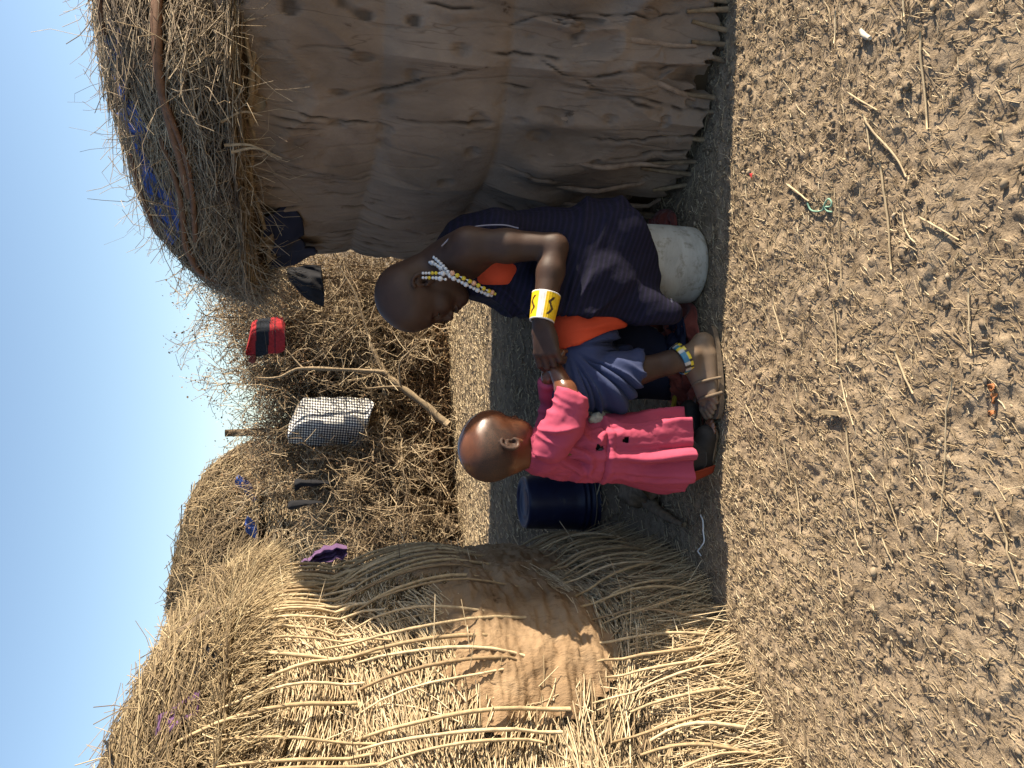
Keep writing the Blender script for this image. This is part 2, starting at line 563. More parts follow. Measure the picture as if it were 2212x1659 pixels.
n = ntex(nt, 20, 4, 0.6, obj_pos(nt)); r = ramp(nt, [(0.3, (.012, .025, .10)), (0.6, (.03, .065, .26)), (0.75, (.10, .17, .42))])
nt.links.new(n.outputs[0], r.inputs[0]); nt.links.new(r.outputs[0], b.inputs['Base Color']); bump(nt, b, n.outputs[0], 0.8, 0.02)
M['blue_sheet'] = m
def plain(name, c, rough=0.7, spec=0.3, var=0.25, scale=40):
    m, nt, b = newmat(name, rough, spec)
    n = ntex(nt, scale, 4, 0.6, obj_pos(nt))
    r = ramp(nt, [(0.3, tuple(x * (1 - var) for x in c)), (0.7, c)])
    nt.links.new(n.outputs[0], r.inputs[0]); nt.links.new(r.outputs[0], b.inputs['Base Color'])
    return m
M['rubber'] = plain('dusty brown sandal rubber', (.17, .125, .085), 0.85, 0.2, 0.4)
M['shoe'] = plain('scuffed black shoe', (.022, .019, .018), 0.7, 0.3, 0.4)
M['dust'] = plain('caked grey dust', (.20, .165, .135), 1.0, 0.1, 0.5, 60)
M['bead_white'] = plain('white beads', (.62, .63, .66), 0.3, 0.5, 0.1)
M['bead_yellow'] = plain('yellow beads', (.68, .50, .03), 0.35, 0.5, 0.1)
M['bead_peach'] = plain('peach beads', (.72, .40, .25), 0.35, 0.5, 0.1)
M['bone'] = plain('bleached bone', (.62, .55, .43), 0.7, 0.3, 0.3)
M['white_string'] = plain('white string', (.70, .69, .66), 0.8, 0.1, 0.1)
M['green_string'] = plain('green twine', (.22, .36, .27), 0.8, 0.1, 0.2)
M['orange_peel'] = plain('orange scraps', (.40, .16, .06), 0.7, 0.2, 0.4)
M['hair'] = plain('short black hair stubble', (.030, .021, .017), 0.9, 0.15, 0.6, 260)
M['eye'] = plain('dark eyes', (.02, .014, .01), 0.15, 0.5, 0.1)
M['stone'] = plain('dusty grey stone', (.24, .20, .16), 0.95, 0.1, 0.45, 30)
M['trim'] = plain('pale stitched edge', (.30, .28, .33), 0.9, 0.1, 0.2)
M['yellow_cloth'] = plain('yellow hem', (.40, .30, .04), 0.9, 0.1, 0.3)
M['buff_cloth'] = plain('grey buff lace', (.42, .42, .36), 0.9, 0.1, 0.4, 120)
# ------------------------------------------------------------------ ground
def ground_h(x, y):
    x = np.asarray(x, float); y = np.asarray(y, float)
    h = 0.014 * fbm(x * 1.6, y * 1.6, seed=3, oct=3)
    a = fbm(x * 9, y * 9, seed=11, oct=4, gain=.6)
    h = h + 0.0072 * a
    r = 1 - np.abs(fbm(x * 14 + 3 * noise(x * 4, y * 4, seed=5), y * 14, seed=21, oct=3))
    h = h + 0.0045 * (r - .7)
    h = h + 0.0055 * np.maximum(0, fbm(x * 42, y * 42, seed=31, oct=3) - .05) * 2
    # trampled, smoother soil in the shade by the people and alley
    calm = 1 - .55 * np.exp(-(((x - .1) / .8) ** 2 + ((y - 2.6) / .5) ** 2))
    near = 1 - .7 * sstep(8, 30, np.hypot(x, y))
    return (h - .004) * calm * near


def axis(segs):
    out = [segs[0][0]]
    for a, b_, st in segs:
        n = max(1, int(round((b_ - a) / st)))
        out += list(np.linspace(a, b_, n + 1)[1:])
    return np.array(out)


gx = axis([(-600, -60, 90), (-60, -10, 10), (-10, -2.5, .5), (-2.5, -1.7, .04), (-1.7, -1.15, .013), (-1.15, 1.15, .006), (1.15, 1.9, .013), (1.9, 2.5, .04), (2.5, 10, .5), (10, 60, 10), (60, 600, 90)])
gy = axis([(-60, -5, 11), (-5, .4, .5), (.4, 1.0, .05), (1.0, 2.45, .0058), (2.45, 3.4, .012), (3.4, 7.4, .03), (7.4, 12, .2), (12, 60, 6), (60, 900, 70)])
GX, GY = np.meshgrid(gx, gy, indexing='ij')
GH = ground_h(GX, GY)
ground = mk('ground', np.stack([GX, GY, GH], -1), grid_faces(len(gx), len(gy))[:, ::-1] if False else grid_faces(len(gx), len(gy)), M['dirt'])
ground["kind"] = 'structure'
ground["label"] = 'dry trampled dirt ground with clods and scattered straw'


# ------------------------------------------------------------------ huts
class Hut:
    def __init__(self, plan, ze, H, bulges, overhang, center=None, seed=0, lump=0.03):
        p = np.asarray(plan, float)
        n = len(p); pts = []
        for i in range(n):
            a, b_, c, d = p[i - 1], p[i], p[(i + 1) % n], p[(i + 2) % n]
            for t in np.linspace(0, 1, 24, endpoint=False):
                pts.append(0.5 * (2 * b_ + (c - a) * t + (2 * a - 5 * b_ + 4 * c - d) * t * t + (3 * b_ - a - 3 * c + d) * t ** 3))
        pts = np.array(pts); pts = np.vstack([pts, pts[:1]])
        s = np.concatenate([[0], np.cumsum(np.linalg.norm(np.diff(pts, axis=0), axis=1))])
        self.L = s[-1]; self.ss = s; self.pts = pts
        self.c = np.asarray(center if center is not None else pts[:-1].mean(0))
        tg = unit(np.gradient(pts, axis=0))
        tg[0] = tg[-1] = unit(pts[1] - pts[-2])
        nr = np.stack([tg[:, 1], -tg[:, 0]], -1)
        if ((pts - self.c) * nr).sum() < 0:
            nr = -nr
        self.nr = nr
        self.ze, self.H, self.bul, self.ov, self.seed, self.lump = ze, H, bulges, overhang, seed, lump

    lean_fn = None
    tuck_fn = None

    def tuck(self, s):
        return 0.0 if self.tuck_fn is None else self.tuck_fn(s)


    def lean(self, s, h):
        return 0.0 if self.lean_fn is None else self.lean_fn(s, h)

    def at(self, s):
        s = np.mod(s, self.L)
        return (np.stack([np.interp(s, self.ss, self.pts[:, i]) for i in (0, 1)], -1),
                unit(np.stack([np.interp(s, self.ss, self.nr[:, i]) for i in (0, 1)], -1)))

    def near(self, xy):
        return self.ss[np.argmin(((self.pts - np.asarray(xy)) ** 2).sum(1))]

    def bulge(self, s, h):
        hh = h + 0.03 * noise(np.asarray(s) * 2.2, 0 * np.asarray(s), seed=self.seed + 5)
        o = np.zeros(np.broadcast(s, h).shape)
        for a, b_, amp in self.bul:
            u = np.clip((hh - a) / (b_ - a), 0, 1)
            o = o + amp * np.sqrt(np.maximum(np.sin(math.pi * u), 0)) * ((hh > a) & (hh < b_))
        return o

    def wall(self, s, h, off=0.0):
        s, h, off = np.broadcast_arrays(np.asarray(s, float), np.asarray(h, float), np.asarray(off, float))
        p, n = self.at(s)
        d = self.bulge(s, h) + off - self.lean(s, h)
        xy = p + n * d[..., None]
        return np.concatenate([xy, h[..., None]], -1)

    def roof(self, s, v, off=0.0):
        """v 0 at the eave, 1 at the middle of the roof; below 0 the underside"""
        s, v, off = np.broadcast_arrays(np.asarray(s, float), np.asarray(v, float), np.asarray(off, float))
        p, n = self.at(s)
        ang = np.stack([np.cos(s / self.L * 2 * math.pi), np.sin(s / self.L * 2 * math.pi)], -1)
        lump = self.lump * fbm(ang[..., 0] * 5, ang[..., 1] * 5, v * 4, seed=self.seed + 9, oct=3)
        e = p + n * (self.ov - self.tuck(s) - self.lean(s, self.ze + 0 * s) + .05 * noise(ang[..., 0] * 6, ang[..., 1] * 6, seed=self.seed + 2))[..., None]
        ph = np.clip(v, 0, 1) * math.pi / 2
        inn = 1 - np.cos(ph)
        xy = e + (self.c - e) * inn[..., None]
        z = self.ze + self.H * np.sin(ph) ** .92 + np.minimum(v, 0) * .10
        d = off + lump
        out = np.concatenate([xy, z[..., None]], -1)
        nn = np.concatenate([n * np.cos(ph)[..., None], np.sin(ph)[..., None]], -1)
        # below the eave the thatch tucks back to the wall
        tuck = np.clip(-v, 0, 1)[..., None]
        out = out - np.concatenate([n, 0 * z[..., None]], -1) * tuck * (self.ov + .04)
        return out + nn * d[..., None]


def surf_strands(f, s0, h0, ang, L, lift, o0, K=4, curve=0.0, ls=1.0, lh=1.0):
    """strands lying on a surface f(s, h, off): centre, direction angle, length, outward lift of the free end"""
    u = np.linspace(-.5, .5, K)[None]
    cv = curve * (4 * u * u - .5)
    s = s0[:, None] + (np.cos(ang)[:, None] * u * L[:, None] - np.sin(ang)[:, None] * cv * L[:, None]) * ls
    h = h0[:, None] + (np.sin(ang)[:, None] * u * L[:, None] + np.cos(ang)[:, None] * cv * L[:, None]) * lh
    off = o0[:, None] + lift[:, None] * np.maximum(0, u + .1) * 2
    return f(s, h, off)


# ---- left hut: straw walls held by peeled sticks
PL = [(-.985, 1.88), (-.83, 2.06), (-.69, 2.225), (-.640, 2.34), (-.625, 2.55), (-.64, 2.90), (-.76, 3.35), (-1.15, 3.80), (-1.9, 4.0), (-2.8, 3.6), (-3.2, 2.7), (-2.9, 1.6), (-2.2, 1.05), (-1.55, 1.20), (-1.22, 1.57)]
left = Hut(PL, 1.35, .45, [(-.03, .33, .045), (.33, .60, .012), (.60, 1.07, .045), (1.07, 1.42, .04)], .06, center=(-2.25, 2.0), seed=40, lump=.05)
_sE = left.near((-.60, 2.75))
def _lean(s, h):
    d = np.abs((np.mod(s, left.L) - _sE + left.L / 2) % left.L - left.L / 2)
    return sstep(.55, 1.3, h) * (.02 + .10 * sstep(.75, .15, d))
left.lean_fn = _lean
lh = thing('thatched_hut', 'straw walled hut bound with peeled sticks, sunlit, with a mud patch', 'hut', (-1.95, 2.6, 0))
# orient so that s grows from the alley end towards the near left
sA = left.near((-.985, 1.88)); sB = left.near((-.60, 2.9))
def lrange(lo, hi, n):
    """random s between two plan points given as fractions: 0 = far alley end, 1 = left edge of the picture"""
    d = (sA - sB + left.L / 2) % left.L - left.L / 2
    return sB + d * (lo + (hi - lo) * rng.random(n))
LD = (sA - sB + left.L / 2) % left.L - left.L / 2       # signed length of the seen wall
sg = np.linspace(0, left.L, 420, endpoint=False); hg = np.linspace(-.05, 1.40, 60)
SS, HH = np.meshgrid(sg, hg, indexing='ij')
mk('wall_core', left.wall(SS, HH, -.03 + .012 * fbm(SS * 9, HH * 9, seed=3)), grid_faces(len(sg), len(hg), wrap_n=True), M['core'], lh)
vg = np.concatenate([[-1.0, -.5], np.linspace(0, 1, 40)])
SS, VV = np.meshgrid(sg, vg, indexing='ij')
mk('roof_core', left.roof(SS, VV, -.02), grid_faces(len(sg), len(vg), wrap_n=True), M['core'], lh)

N = 28000
s0 = lrange(-.55, 1.45, N); h0 = rng.random(N) ** .95 * 1.36 + .0
fan = .55 * noise(s0 * 4.1, h0 * 4.3, seed=8) + .16 * rng.normal(size=N) + (rng.random(N) < .12) * rng.normal(0, .8, N)
bott = sstep(.34, .05, h0)
ang = fan + bott * .5 * noise(s0 * 6, h0 * 2, seed=12)
L = rng.uniform(.07, .26, N)
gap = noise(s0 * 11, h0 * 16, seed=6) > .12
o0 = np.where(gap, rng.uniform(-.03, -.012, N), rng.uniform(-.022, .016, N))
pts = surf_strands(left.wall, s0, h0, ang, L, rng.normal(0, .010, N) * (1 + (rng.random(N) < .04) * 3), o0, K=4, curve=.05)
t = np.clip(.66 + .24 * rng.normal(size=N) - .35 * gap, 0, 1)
strand_obj('wall_straw', pts, rng.uniform(.0012, .0026, N), M['straw'], lh, tint=t)
# splayed straw at the foot of the wall
N = 2600
s0 = lrange(-.1, 1.4, N); base = left.wall(s0, np.full(N, .02), rng.uniform(0, .05, N))
_, nn = left.at(s0)
tip = base + np.stack([nn[:, 0], nn[:, 1], np.zeros(N)], -1) * rng.uniform(-.01, .03, N)[:, None] + rng.normal(0, .02, (N, 3)) * [1, 1, 0]
top = left.wall(s0 + rng.normal(0, .06, N), rng.uniform(.08, .30, N), rng.uniform(.0, .03, N))
tip[:, 2] = ground_h(tip[:, 0], tip[:, 1]) + .006
strand_obj('foot_straw', np.stack([top, (top + tip) / 2 + [0, 0, .01], tip], 1), rng.uniform(.001, .002, N), M['straw'], lh, tint=np.clip(rng.normal(.6, .25, N), 0, 1))

# sticks: one part each, three bands from foot to eave
k = 0
for (ha, hb, gap) in ((-.02, .40, .050), (.52, 1.10, .044), (.96, 1.42, .046)):
    sp = -.30
    while sp < 1.42:
        sp += gap * rng.uniform(.55, 1.5) / abs(LD)
        if .02 < ha < .6 and rng.random() < .12:
            continue
        s = sB + LD * sp
        a = ha + rng.uniform(-.03, .07); b_ = hb + rng.uniform(-.10, .04)
        lean = rng.normal(0, .024)
        uu = np.linspace(0, 1, 9)
        sw = s + lean * (uu - .5) * 2 + .013 * np.sin(uu * math.pi * rng.uniform(.8, 2.2) + rng.uniform(0, 6)) * rng.uniform(.2, 1)
        hh = a + (b_ - a) * uu
        off = .022 + rng.uniform(0, .014) + .018 * np.sin(uu * math.pi) - .010 * (uu > .93) - .008 * (uu < .06)
        r0 = rng.uniform(.0030, .0056)
        tube('stick', left.wall(sw, hh, off), [r0, r0 * 1.05, r0 * .75], M['stick'], lh, sides=6, knob=.22, seed=k, tint=np.clip(rng.normal(.55, .28), 0, 1))
        k += 1

# mud patch slapped over the straw, running round the corner
ps = np.linspace(-.75, .98, 260); ph_ = np.linspace(.26, .92, 120)
PS, PH = np.meshgrid(ps, ph_, indexing='ij')
cx = PS
prof = np.where(PS > .28, .655 - .03 * (PS - .28) / .7, .62 + .035 * sstep(0, .28, PS))
half = np.where(PS > .28, .125 + .07 * sstep(.35, .62, PS), .23 - .08 * sstep(.28, .05, PS) * 0)
edge = (half - np.abs(PH - (prof - .065))) / .07
edge = np.minimum(edge, (.80 - .35 * np.abs(PH - .62) - PS) / .08)
edge = edge + .9 * fbm(PS * 9, PH * 14, seed=77, oct=4)
sPS = sB + LD * PS
off = np.clip(edge, -1, 1) * .022 + .010 + .016 * fbm(PS * 12, PH * 40, seed=70, oct=5, gain=.6) + .012 * (1 - np.abs(fbm(PS * 20, PH * 60, seed=71, oct=3)))
F = grid_faces(len(ps), len(ph_))
keep = (edge.ravel()[F] > -.75).any(1)
Vp = left.wall(sPS, PH, off)
uvp = np.stack([PS * abs(LD), PH], -1).reshape(-1, 2)
mk('mud_patch', Vp, F[keep], M['mud_ochre'], lh, uv=uvp)

# roof thatch
N = 17000
s0 = lrange(-.75, 1.9, N); v0 = rng.random(N) ** 1.25 * .85 - .16
ang = rng.normal(0, .55, N) + 1.0 * noise(s0 * 3, v0 * 7, seed=19)
L = rng.uniform(.08, .34, N)
lift = np.abs(rng.normal(0, .018, N)) + (rng.random(N) < .05) * rng.uniform(0, .07, N)
pts = surf_strands(left.roof, s0, v0, ang, L, lift, rng.uniform(-.02, .035, N), K=4, curve=.08, lh=.9)
t = np.clip(rng.normal(.52, .24, N) - .25 * (noise(s0 * 6, v0 * 12, seed=14) > .3), 0, 1)
strand_obj('roof_straw', pts, rng.uniform(.001, .0022, N), M['thatch'], lh, tint=t)
N = 3200
s0 = lrange(-.6, 1.6, N); v0 = rng.uniform(-.35, .10, N)
a = left.roof(s0, v0, .02); _, nn = left.at(s0)
d = np.stack([nn[:, 0] * .5, nn[:, 1] * .5, -rng.uniform(.2, 1.2, N)], -1) + rng.normal(0, .45, (N, 3))
Lf = rng.uniform(.05, .17, N)[:, None]
p1 = a + unit(d) * Lf * .5; p2 = p1 + unit(d + [0, 0, -.35]) * Lf * .5
strand_obj('eave_fringe', np.stack([a, p1, p2], 1), rng.uniform(.001, .002, N), M['thatch'], lh, tint=np.clip(rng.normal(.6, .25, N), 0, 1))
# larger wood lying on the left roof
def lroof(sp, v, off):
    return left.roof(np.array([sB + LD * x for x in sp]), np.array(v), off)
tube('bent_branch', lroof([1.02, .99, .96, .93, .90], [.30, .24, .16, .08, -.02], .045), [.017, .014, .016, .012], M['bark'], lh, 8, 5, .3, 3, tint=.95)
tube('wood_slat', lroof([.42, .40, .37], [.16, .08, -.02], .05), [.013, .011, .008], M['bark'], lh, 6, 4, .2, 4, tint=.3)
tube('cord', lroof([1.05, .9, .72, .60, .5], [.20, .24, .30, .34, .38], .045), .0035, M['black_cloth'], lh, 5, 6)
for sp, vv, mt, nm in ((.62, .02, 'black_cloth', 'cloth_scrap'), (.72, .12, 'purple', 'cloth_scrap'), (.82, .30, 'purple', 'cloth_scrap'), (1.03, .14, 'red_rag', 'cloth_scrap')):
    uu = np.linspace(-.035, .035, 7); ww = np.linspace(-.07, .07, 9)
    A, B = np.meshgrid(uu, ww, indexing='ij')
    V = left.roof(sB + LD * sp + A, vv + B * .9, .028 + .016 * fbm(A * 40, B * 30, seed=int(sp * 90), oct=2))
    o = mk(nm, V, grid_faces(7, 9), M[mt], lh)
    sol = o.modifiers.new('thick', 'SOLIDIFY'); sol.thickness = .004

# ---- right hut: mud plastered walls, deep thatch
PR = [(1.62, 2.10), (1.06, 2.14), (.82, 2.235), (.66, 2.385), (.585, 2.65), (.555, 3.0), (.575, 3.5), (.72, 4.1), (1.15, 4.75), (1.85, 5.05), (2.7, 4.6), (3.1, 3.5), (2.85, 2.6), (2.25, 2.12)]
right = Hut(PR, 1.335, .50, [(-.2, .62, .030), (.62, .96, .035), (.96, 1.45, .03)], .10, center=(1.75, 3.4), seed=60, lump=.05)
def _tuck(s):
    p, _ = right.at(s)
    return .13 * sstep(.78, 1.0, p[..., 0]) * sstep(2.9, 2.5, p[..., 1]) - .06 * sstep(2.45, 2.8, p[..., 1]) * sstep(.80, .62, p[..., 0])
right.tuck_fn = _tuck
rh = thing('mud_hut', 'mud plastered hut in shade with a deep overhanging brush roof', 'hut', (1.75, 3.4, 0))
sC = right.near((1.06, 2.05)); sD = right.near((.575, 3.5))
RD = (sC - sD + right.L / 2) % right.L - right.L / 2
_a = min(sD - .12 * RD, sD + 1.3 * RD); _b = max(sD - .12 * RD, sD + 1.3 * RD)
sg = np.unique(np.mod(np.concatenate([np.linspace(_a, _b, 1100), np.linspace(_b, _a + right.L, 420)[1:-1]]), right.L)); ns = len(sg); hg = np.concatenate([np.linspace(.005, .2, 40), np.linspace(.2, 1.37, 106)[1:]])
SS, HH = np.meshgrid(sg, hg, indexing='ij')
a1 = SS / right.L * 2 * math.pi
cxx, cyy = np.cos(a1) * right.L / 6.28, np.sin(a1) * right.L / 6.28
warp = .25 * noise(cxx * 2, cyy * 2, HH * 2.2, seed=90)
ridge = 1 - np.abs(fbm((cxx + warp) * 6.5, (cyy + warp) * 6.5, HH * 1.1, seed=91, oct=2))
belt = np.exp(-((HH - .62) / .06) ** 2) + np.exp(-((HH - .96) / .06) ** 2)
disp = .048 * (ridge ** 4 - .40) * (1 - .7 * np.clip(belt, 0, 1)) * (.45 + .75 * sstep(.75, .45, HH))
disp += .007 * fbm(cxx * 9, cyy * 9, HH * 6, seed=95, oct=4)
cr = np.abs(fbm((cxx + .5 * warp) * 11, (cyy + .5 * warp) * 11, HH * 1.6, seed=97, oct=2))
crack = sstep(.05, .0, cr) * (noise(cxx * 3, cyy * 3, HH * 4, seed=98) > -.05)
disp -= .004 * crack
cr2 = np.abs(fbm((cxx + .8 * warp) * 8 + 5, (cyy + .8 * warp) * 8, HH * 2.4, seed=103, oct=3))
disp += .005 * (sstep(.10, .02, cr2) - 1.0 * sstep(.03, .0, cr2)) * (noise(cxx * 2.2, cyy * 2.2, HH * 3.1, seed=104) > .0)
pit = noise(cxx * 26, cyy * 26, HH * 16, seed=105)
disp -= .014 * sstep(.52, .72, pit)
low = sstep(.16, .02, HH)
ragged = fbm(cxx * 16, cyy * 16, HH * 3, seed=99, oct=3)
disp += .01 * low - .06 * low * (ragged > .12)
ln = np.zeros_like(HH); rim = np.zeros_like(HH)
rc_ = np.random.default_rng(44)
for _k in range(95):
    s_c = sD + RD * rc_.uniform(-.05, 1.25); h_c = rc_.uniform(.04, 1.28); lc = rc_.uniform(.04, .26) * (1.3 if h_c < .6 else .9)
    wc = rc_.uniform(.0018, .0042); ti = rc_.normal(0, .10)
    ds_ = (SS - s_c + right.L / 2) % right.L - right.L / 2
    m_ = np.abs(ds_) < .08
    hh_ = HH[m_]; x_ = ds_[m_] - ti * (hh_ - h_c) - .012 * noise(hh_ * 9, 0 * hh_ + _k, seed=150) - .004 * noise(hh_ * 45, 0 * hh_ + _k, seed=151)
    win = sstep(lc, lc * .55, np.abs(hh_ - h_c)) * (.35 + .65 * sstep(-.25, .25, noise(hh_ * 28, 0 * hh_ + _k * 3.3, seed=152)))
    ln[m_] = np.maximum(ln[m_], np.exp(-(x_ / wc) ** 2) * win)
    rim[m_] = np.maximum(rim[m_], np.exp(-((x_ - .013) / .012) ** 2) * win)
disp += .007 * rim
disp -= .010 * ln
ln = np.maximum(ln * .8, .6 * sstep(.58, .72, pit) * (noise(cxx * 5, cyy * 5, HH * 4, seed=131) > .1))
bot = .004 + .02 * np.maximum(0, noise(cxx[:, :1] * 9, cyy[:, :1] * 9, seed=101)) + .022 * sstep(.1, .45, noise(cxx[:, :1] * 17, cyy[:, :1] * 17, seed=102)) + .012 * fbm(cxx[:, :1] * 50, cyy[:, :1] * 50, seed=106, oct=3)
HB = HH + bot * sstep(.35, 0, HH)
Vw = right.wall(SS, HB, disp)
mk('mud_wall', Vw, grid_faces(ns, len(hg), wrap_n=True), M['mud'], rh, uv=np.stack([SS, HB], -1).reshape(-1, 2), tint=ln)
hg2 = np.linspace(-.05, 1.3, 20)
SS2, HH2 = np.meshgrid(np.linspace(0, right.L, 250, endpoint=False), hg2, indexing='ij')
mk('wall_core', right.wall(SS2, HH2, -.055), grid_faces(250, 20, wrap_n=True), M['core'], rh)
sg2 = np.linspace(0, right.L, 400, endpoint=False)
SS, VV = np.meshgrid(sg2, vg, indexing='ij')
mk('roof_core', right.roof(SS, VV, -.03), grid_faces(400, len(vg), wrap_n=True), M['core'], rh)

def rs(sp):
    return sD + RD * np.asarray(sp, float)

# stakes showing at the crumbled foot of the mud wall
for i, sp in enumerate(np.sort(rng.uniform(.28, 1.15, 24))):
    uu = np.linspace(0, 1, 5)
    pts = right.wall(rs(sp) + .02 * rng.normal() * uu, -.03 + uu * rng.uniform(.10, .2), -.002 + .014 * (1 - uu) + rng.uniform(-.004, .006))
    tube('stake', pts, [.008, .007, .005], M['bark'], rh, 6, 0, .2, i, tint=rng.uniform(.2, .8))
# mud-coated sticks that stand proud of the plaster
for i, (sp, h1, h2, dsp) in enumerate([(1.0, .0, .46, .03), (.92, .05, .48, .05), (.86, .02, .36, -.05), (.80, .0, .55, .05), (.72, .05, .50, -.02), (.66, .1, .58, .03), (1.06, .1, .40, -.02),
                                       (.60, .02, .5, .02), (.52, .05, .5, .03), (.46, .02, .42, .02)]):
    uu = np.linspace(0, 1, 12)
    s = rs(sp) + dsp * (uu - .5) * (1 + uu * (i % 3 - 1)) + .010 * np.sin(uu * 6 + i)
    off = -.006 + .020 * np.sin(uu * math.pi) * (.6 + .5 * np.sin(uu * 11 + i * 2)) - .02 * (np.abs(uu - .5) > .46)
    tube('plastered_stick', right.wall(s, h1 + (h2 - h1) * uu, off), [.006, .009, .006], M['mudstick'], rh, 7, 0, .25, i, tint=.6)
# mud flakes that stick out far enough to catch the sun
for i, (U, V, hh, ww, dd) in enumerate(((1618, 1252, .060, .020, .06), (1652, 1420, .06, .008, .045))):
    q = P(U, V, 2.02)
    sp0 = right.near(q[:2]); n_ = 13
    A, B = np.meshgrid(np.linspace(-1, 1, n_), np.linspace(-1, 1, n_), indexing='ij')
    rr = np.clip(1 - (A ** 2 + B ** 2) ** .8, 0, 1)
    offs = dd * rr ** .5 * (.7 + .5 * fbm(A * 3, B * 3, seed=i + 7, oct=3)) - .012
    V_ = right.wall(sp0 + A * ww, q[2] + B * hh, offs)
    mk('mud_flake', V_, grid_faces(n_, n_), M['mud'], rh, uv=np.stack([sp0 + A * ww, q[2] + B * hh], -1).reshape(-1, 2))

# roof brush
N = 27000
s0 = rs(rng.uniform(-.75, 1.75, N)); v0 = rng.random(N) ** 1.1 * .95 - .25
ang = rng.normal(0, .42, N) + .9 * noise(s0 * 3.4, v0 * 7, seed=29) * (rng.random(N) < .6)
ang = ang + (rng.random(N) < .12) * rng.uniform(-1.6, 1.6, N)
L = rng.uniform(.07, .36, N)
lift = np.abs(rng.normal(0, .014, N)) + (rng.random(N) < .03) * rng.uniform(0, .07, N)
pts = surf_strands(right.roof, s0, v0, ang, L, lift, rng.uniform(-.03, .035, N), K=5, curve=rng.normal(0, .22, N)[:, None], lh=.95)
pts = pts + rng.normal(0, .004, pts.shape)
t = np.clip(rng.normal(.50, .25, N) - .3 * (noise(s0 * 5, v0 * 11, seed=24) > .3), 0, 1)
strand_obj('roof_brush', pts, rng.uniform(.0009, .0021, N), M['twig_thatch'], rh, tint=t)
# loose wiry stems above the roof and under the eave
N = 2200
s0 = rs(rng.uniform(-.6, 1.4, N)); v0 = np.where(rng.random(N) < .6, rng.uniform(-.35, .12, N), rng.uniform(.1, .7, N))
a = right.roof(s0, v0, .015); _, nn = right.at(s0)
ph = np.clip(v0, 0, 1) * 1.57
d = np.stack([nn[:, 0] * np.cos(ph), nn[:, 1] * np.cos(ph), np.sin(ph) * 1.0 - (v0 < .05) * .5], -1) * .45 + rng.normal(0, .65, (N, 3))
Lf = (rng.uniform(.03, .15, N) + (rng.random(N) < .06) * rng.uniform(0, .12, N))[:, None]
p1 = a + unit(d) * Lf * .5; p2 = p1 + unit(d + rng.normal(0, .4, (N, 3)) + [0, 0, -.3]) * Lf * .5
strand_obj('loose_stems', np.stack([a, p1, p2, p2 + unit(p2 - p1 + rng.normal(0, .03, (N, 3))) * Lf * .4], 1), rng.uniform(.0006, .0013, N), M['twig_thatch'], rh, tint=np.clip(rng.normal(.6, .25, N), 0, 1))
# poles tied along the roof
for i, (sa, sb_, va, vb, r, t) in enumerate(((.62, 1.5, .14, .24, .011, .3), (.95, 1.5, .27, .36, .009, .75), (.55, 1.0, .12, .20, .008, .2), (.80, 1.5, .44, .46, .007, .0), (.35, .70, .10, .22, .010, .25), (.30, .60, .28, .36, .008, .15), (1.0, 1.5, .36, .40, .006, .9))):
    u = np.linspace(0, 1, 24)
    tube('pole', right.roof(rs(sa + (sb_ - sa) * u), va + (vb - va) * u + .012 * np.sin(u * 9 + i), .040), [r, r, r * .7], M['pole'], rh, 7, 0, .2, i, tint=t)
# rafter ends and gnarled eave branches
for i, (sp, v) in enumerate(((1.12, -.5), (.93, -.55), (.78, -.5), (.62, -.5), (.47, -.5), (.3, -.5))):
    pin = right.roof(rs(sp), -.95, -.06); _, n_ = right.at(rs(sp))
    pe = right.roof(rs(sp), -.35, -.01) + np.array([0, 0, -.03])
    tube('rafter', [pin, (pin + pe) / 2 + [0, 0, .01], pe], [.020, .019, .022], M['bark'], rh, 9, 4, .2, 30 + i, tint=.7)
for i, (sa, sb_, v) in enumerate(((.62, .98, -.62), (.55, .9, -.38), (.72, 1.15, -.50), (.3, .62, -.55), (.68, .86, -.80), (.95, 1.3, -.7))):
    u = np.linspace(0, 1, 12)
    tube('eave_branch', right.roof(rs(sa + (sb_ - sa) * u), v + .12 * np.sin(u * 5 + i), .012) + .006 * rng.normal(size=(12, 3)), [.009, .008, .005], M['bark'], rh, 6, 2, .3, 50 + i, tint=.8)
for i, (U0, V0, dx, L_) in enumerate(((1395, 478, .02, .10), (1345, 485, -.03, .13), (1330, 500, -.01, .12), (1580, 490, .05, .10), (1470, 480, .02, .08))):
    q = P(U0, V0, 2.16); e = q + np.array([dx, -.01, -L_])
    tube('hanging_root', [q, (q + e) / 2 + [.015, -.01, 0], e], [.004, .003, .0015], M['bark'], rh, 5, 4, tint=1.0)
# blue plastic showing between the layers near the top of the roof
for i, (sa, sb_, va, vb) in enumerate(((.78, 1.02, .42, .54), (.70, .84, .36, .50), (.55, .72, .30, .42), (.45, .60, .22, .34), (.92, 1.12, .36, .46))):
    A, B = np.meshgrid(np.linspace(0, 1, 22), np.linspace(0, 1, 10), indexing='ij')
    wv = .02 * fbm(A * 7, B * 4, seed=200 + i, oct=3)
    V_ = right.roof(rs(sa + (sb_ - sa) * A), va + (vb - va) * (B + .25 * noise(A * 4, B * 0, seed=i)), .026 + wv)
    o = mk('plastic_sheet', V_, grid_faces(22, 10), M['blue_sheet'], rh)
    sol = o.modifiers.new('thick', 'SOLIDIFY'); sol.thickness = .002
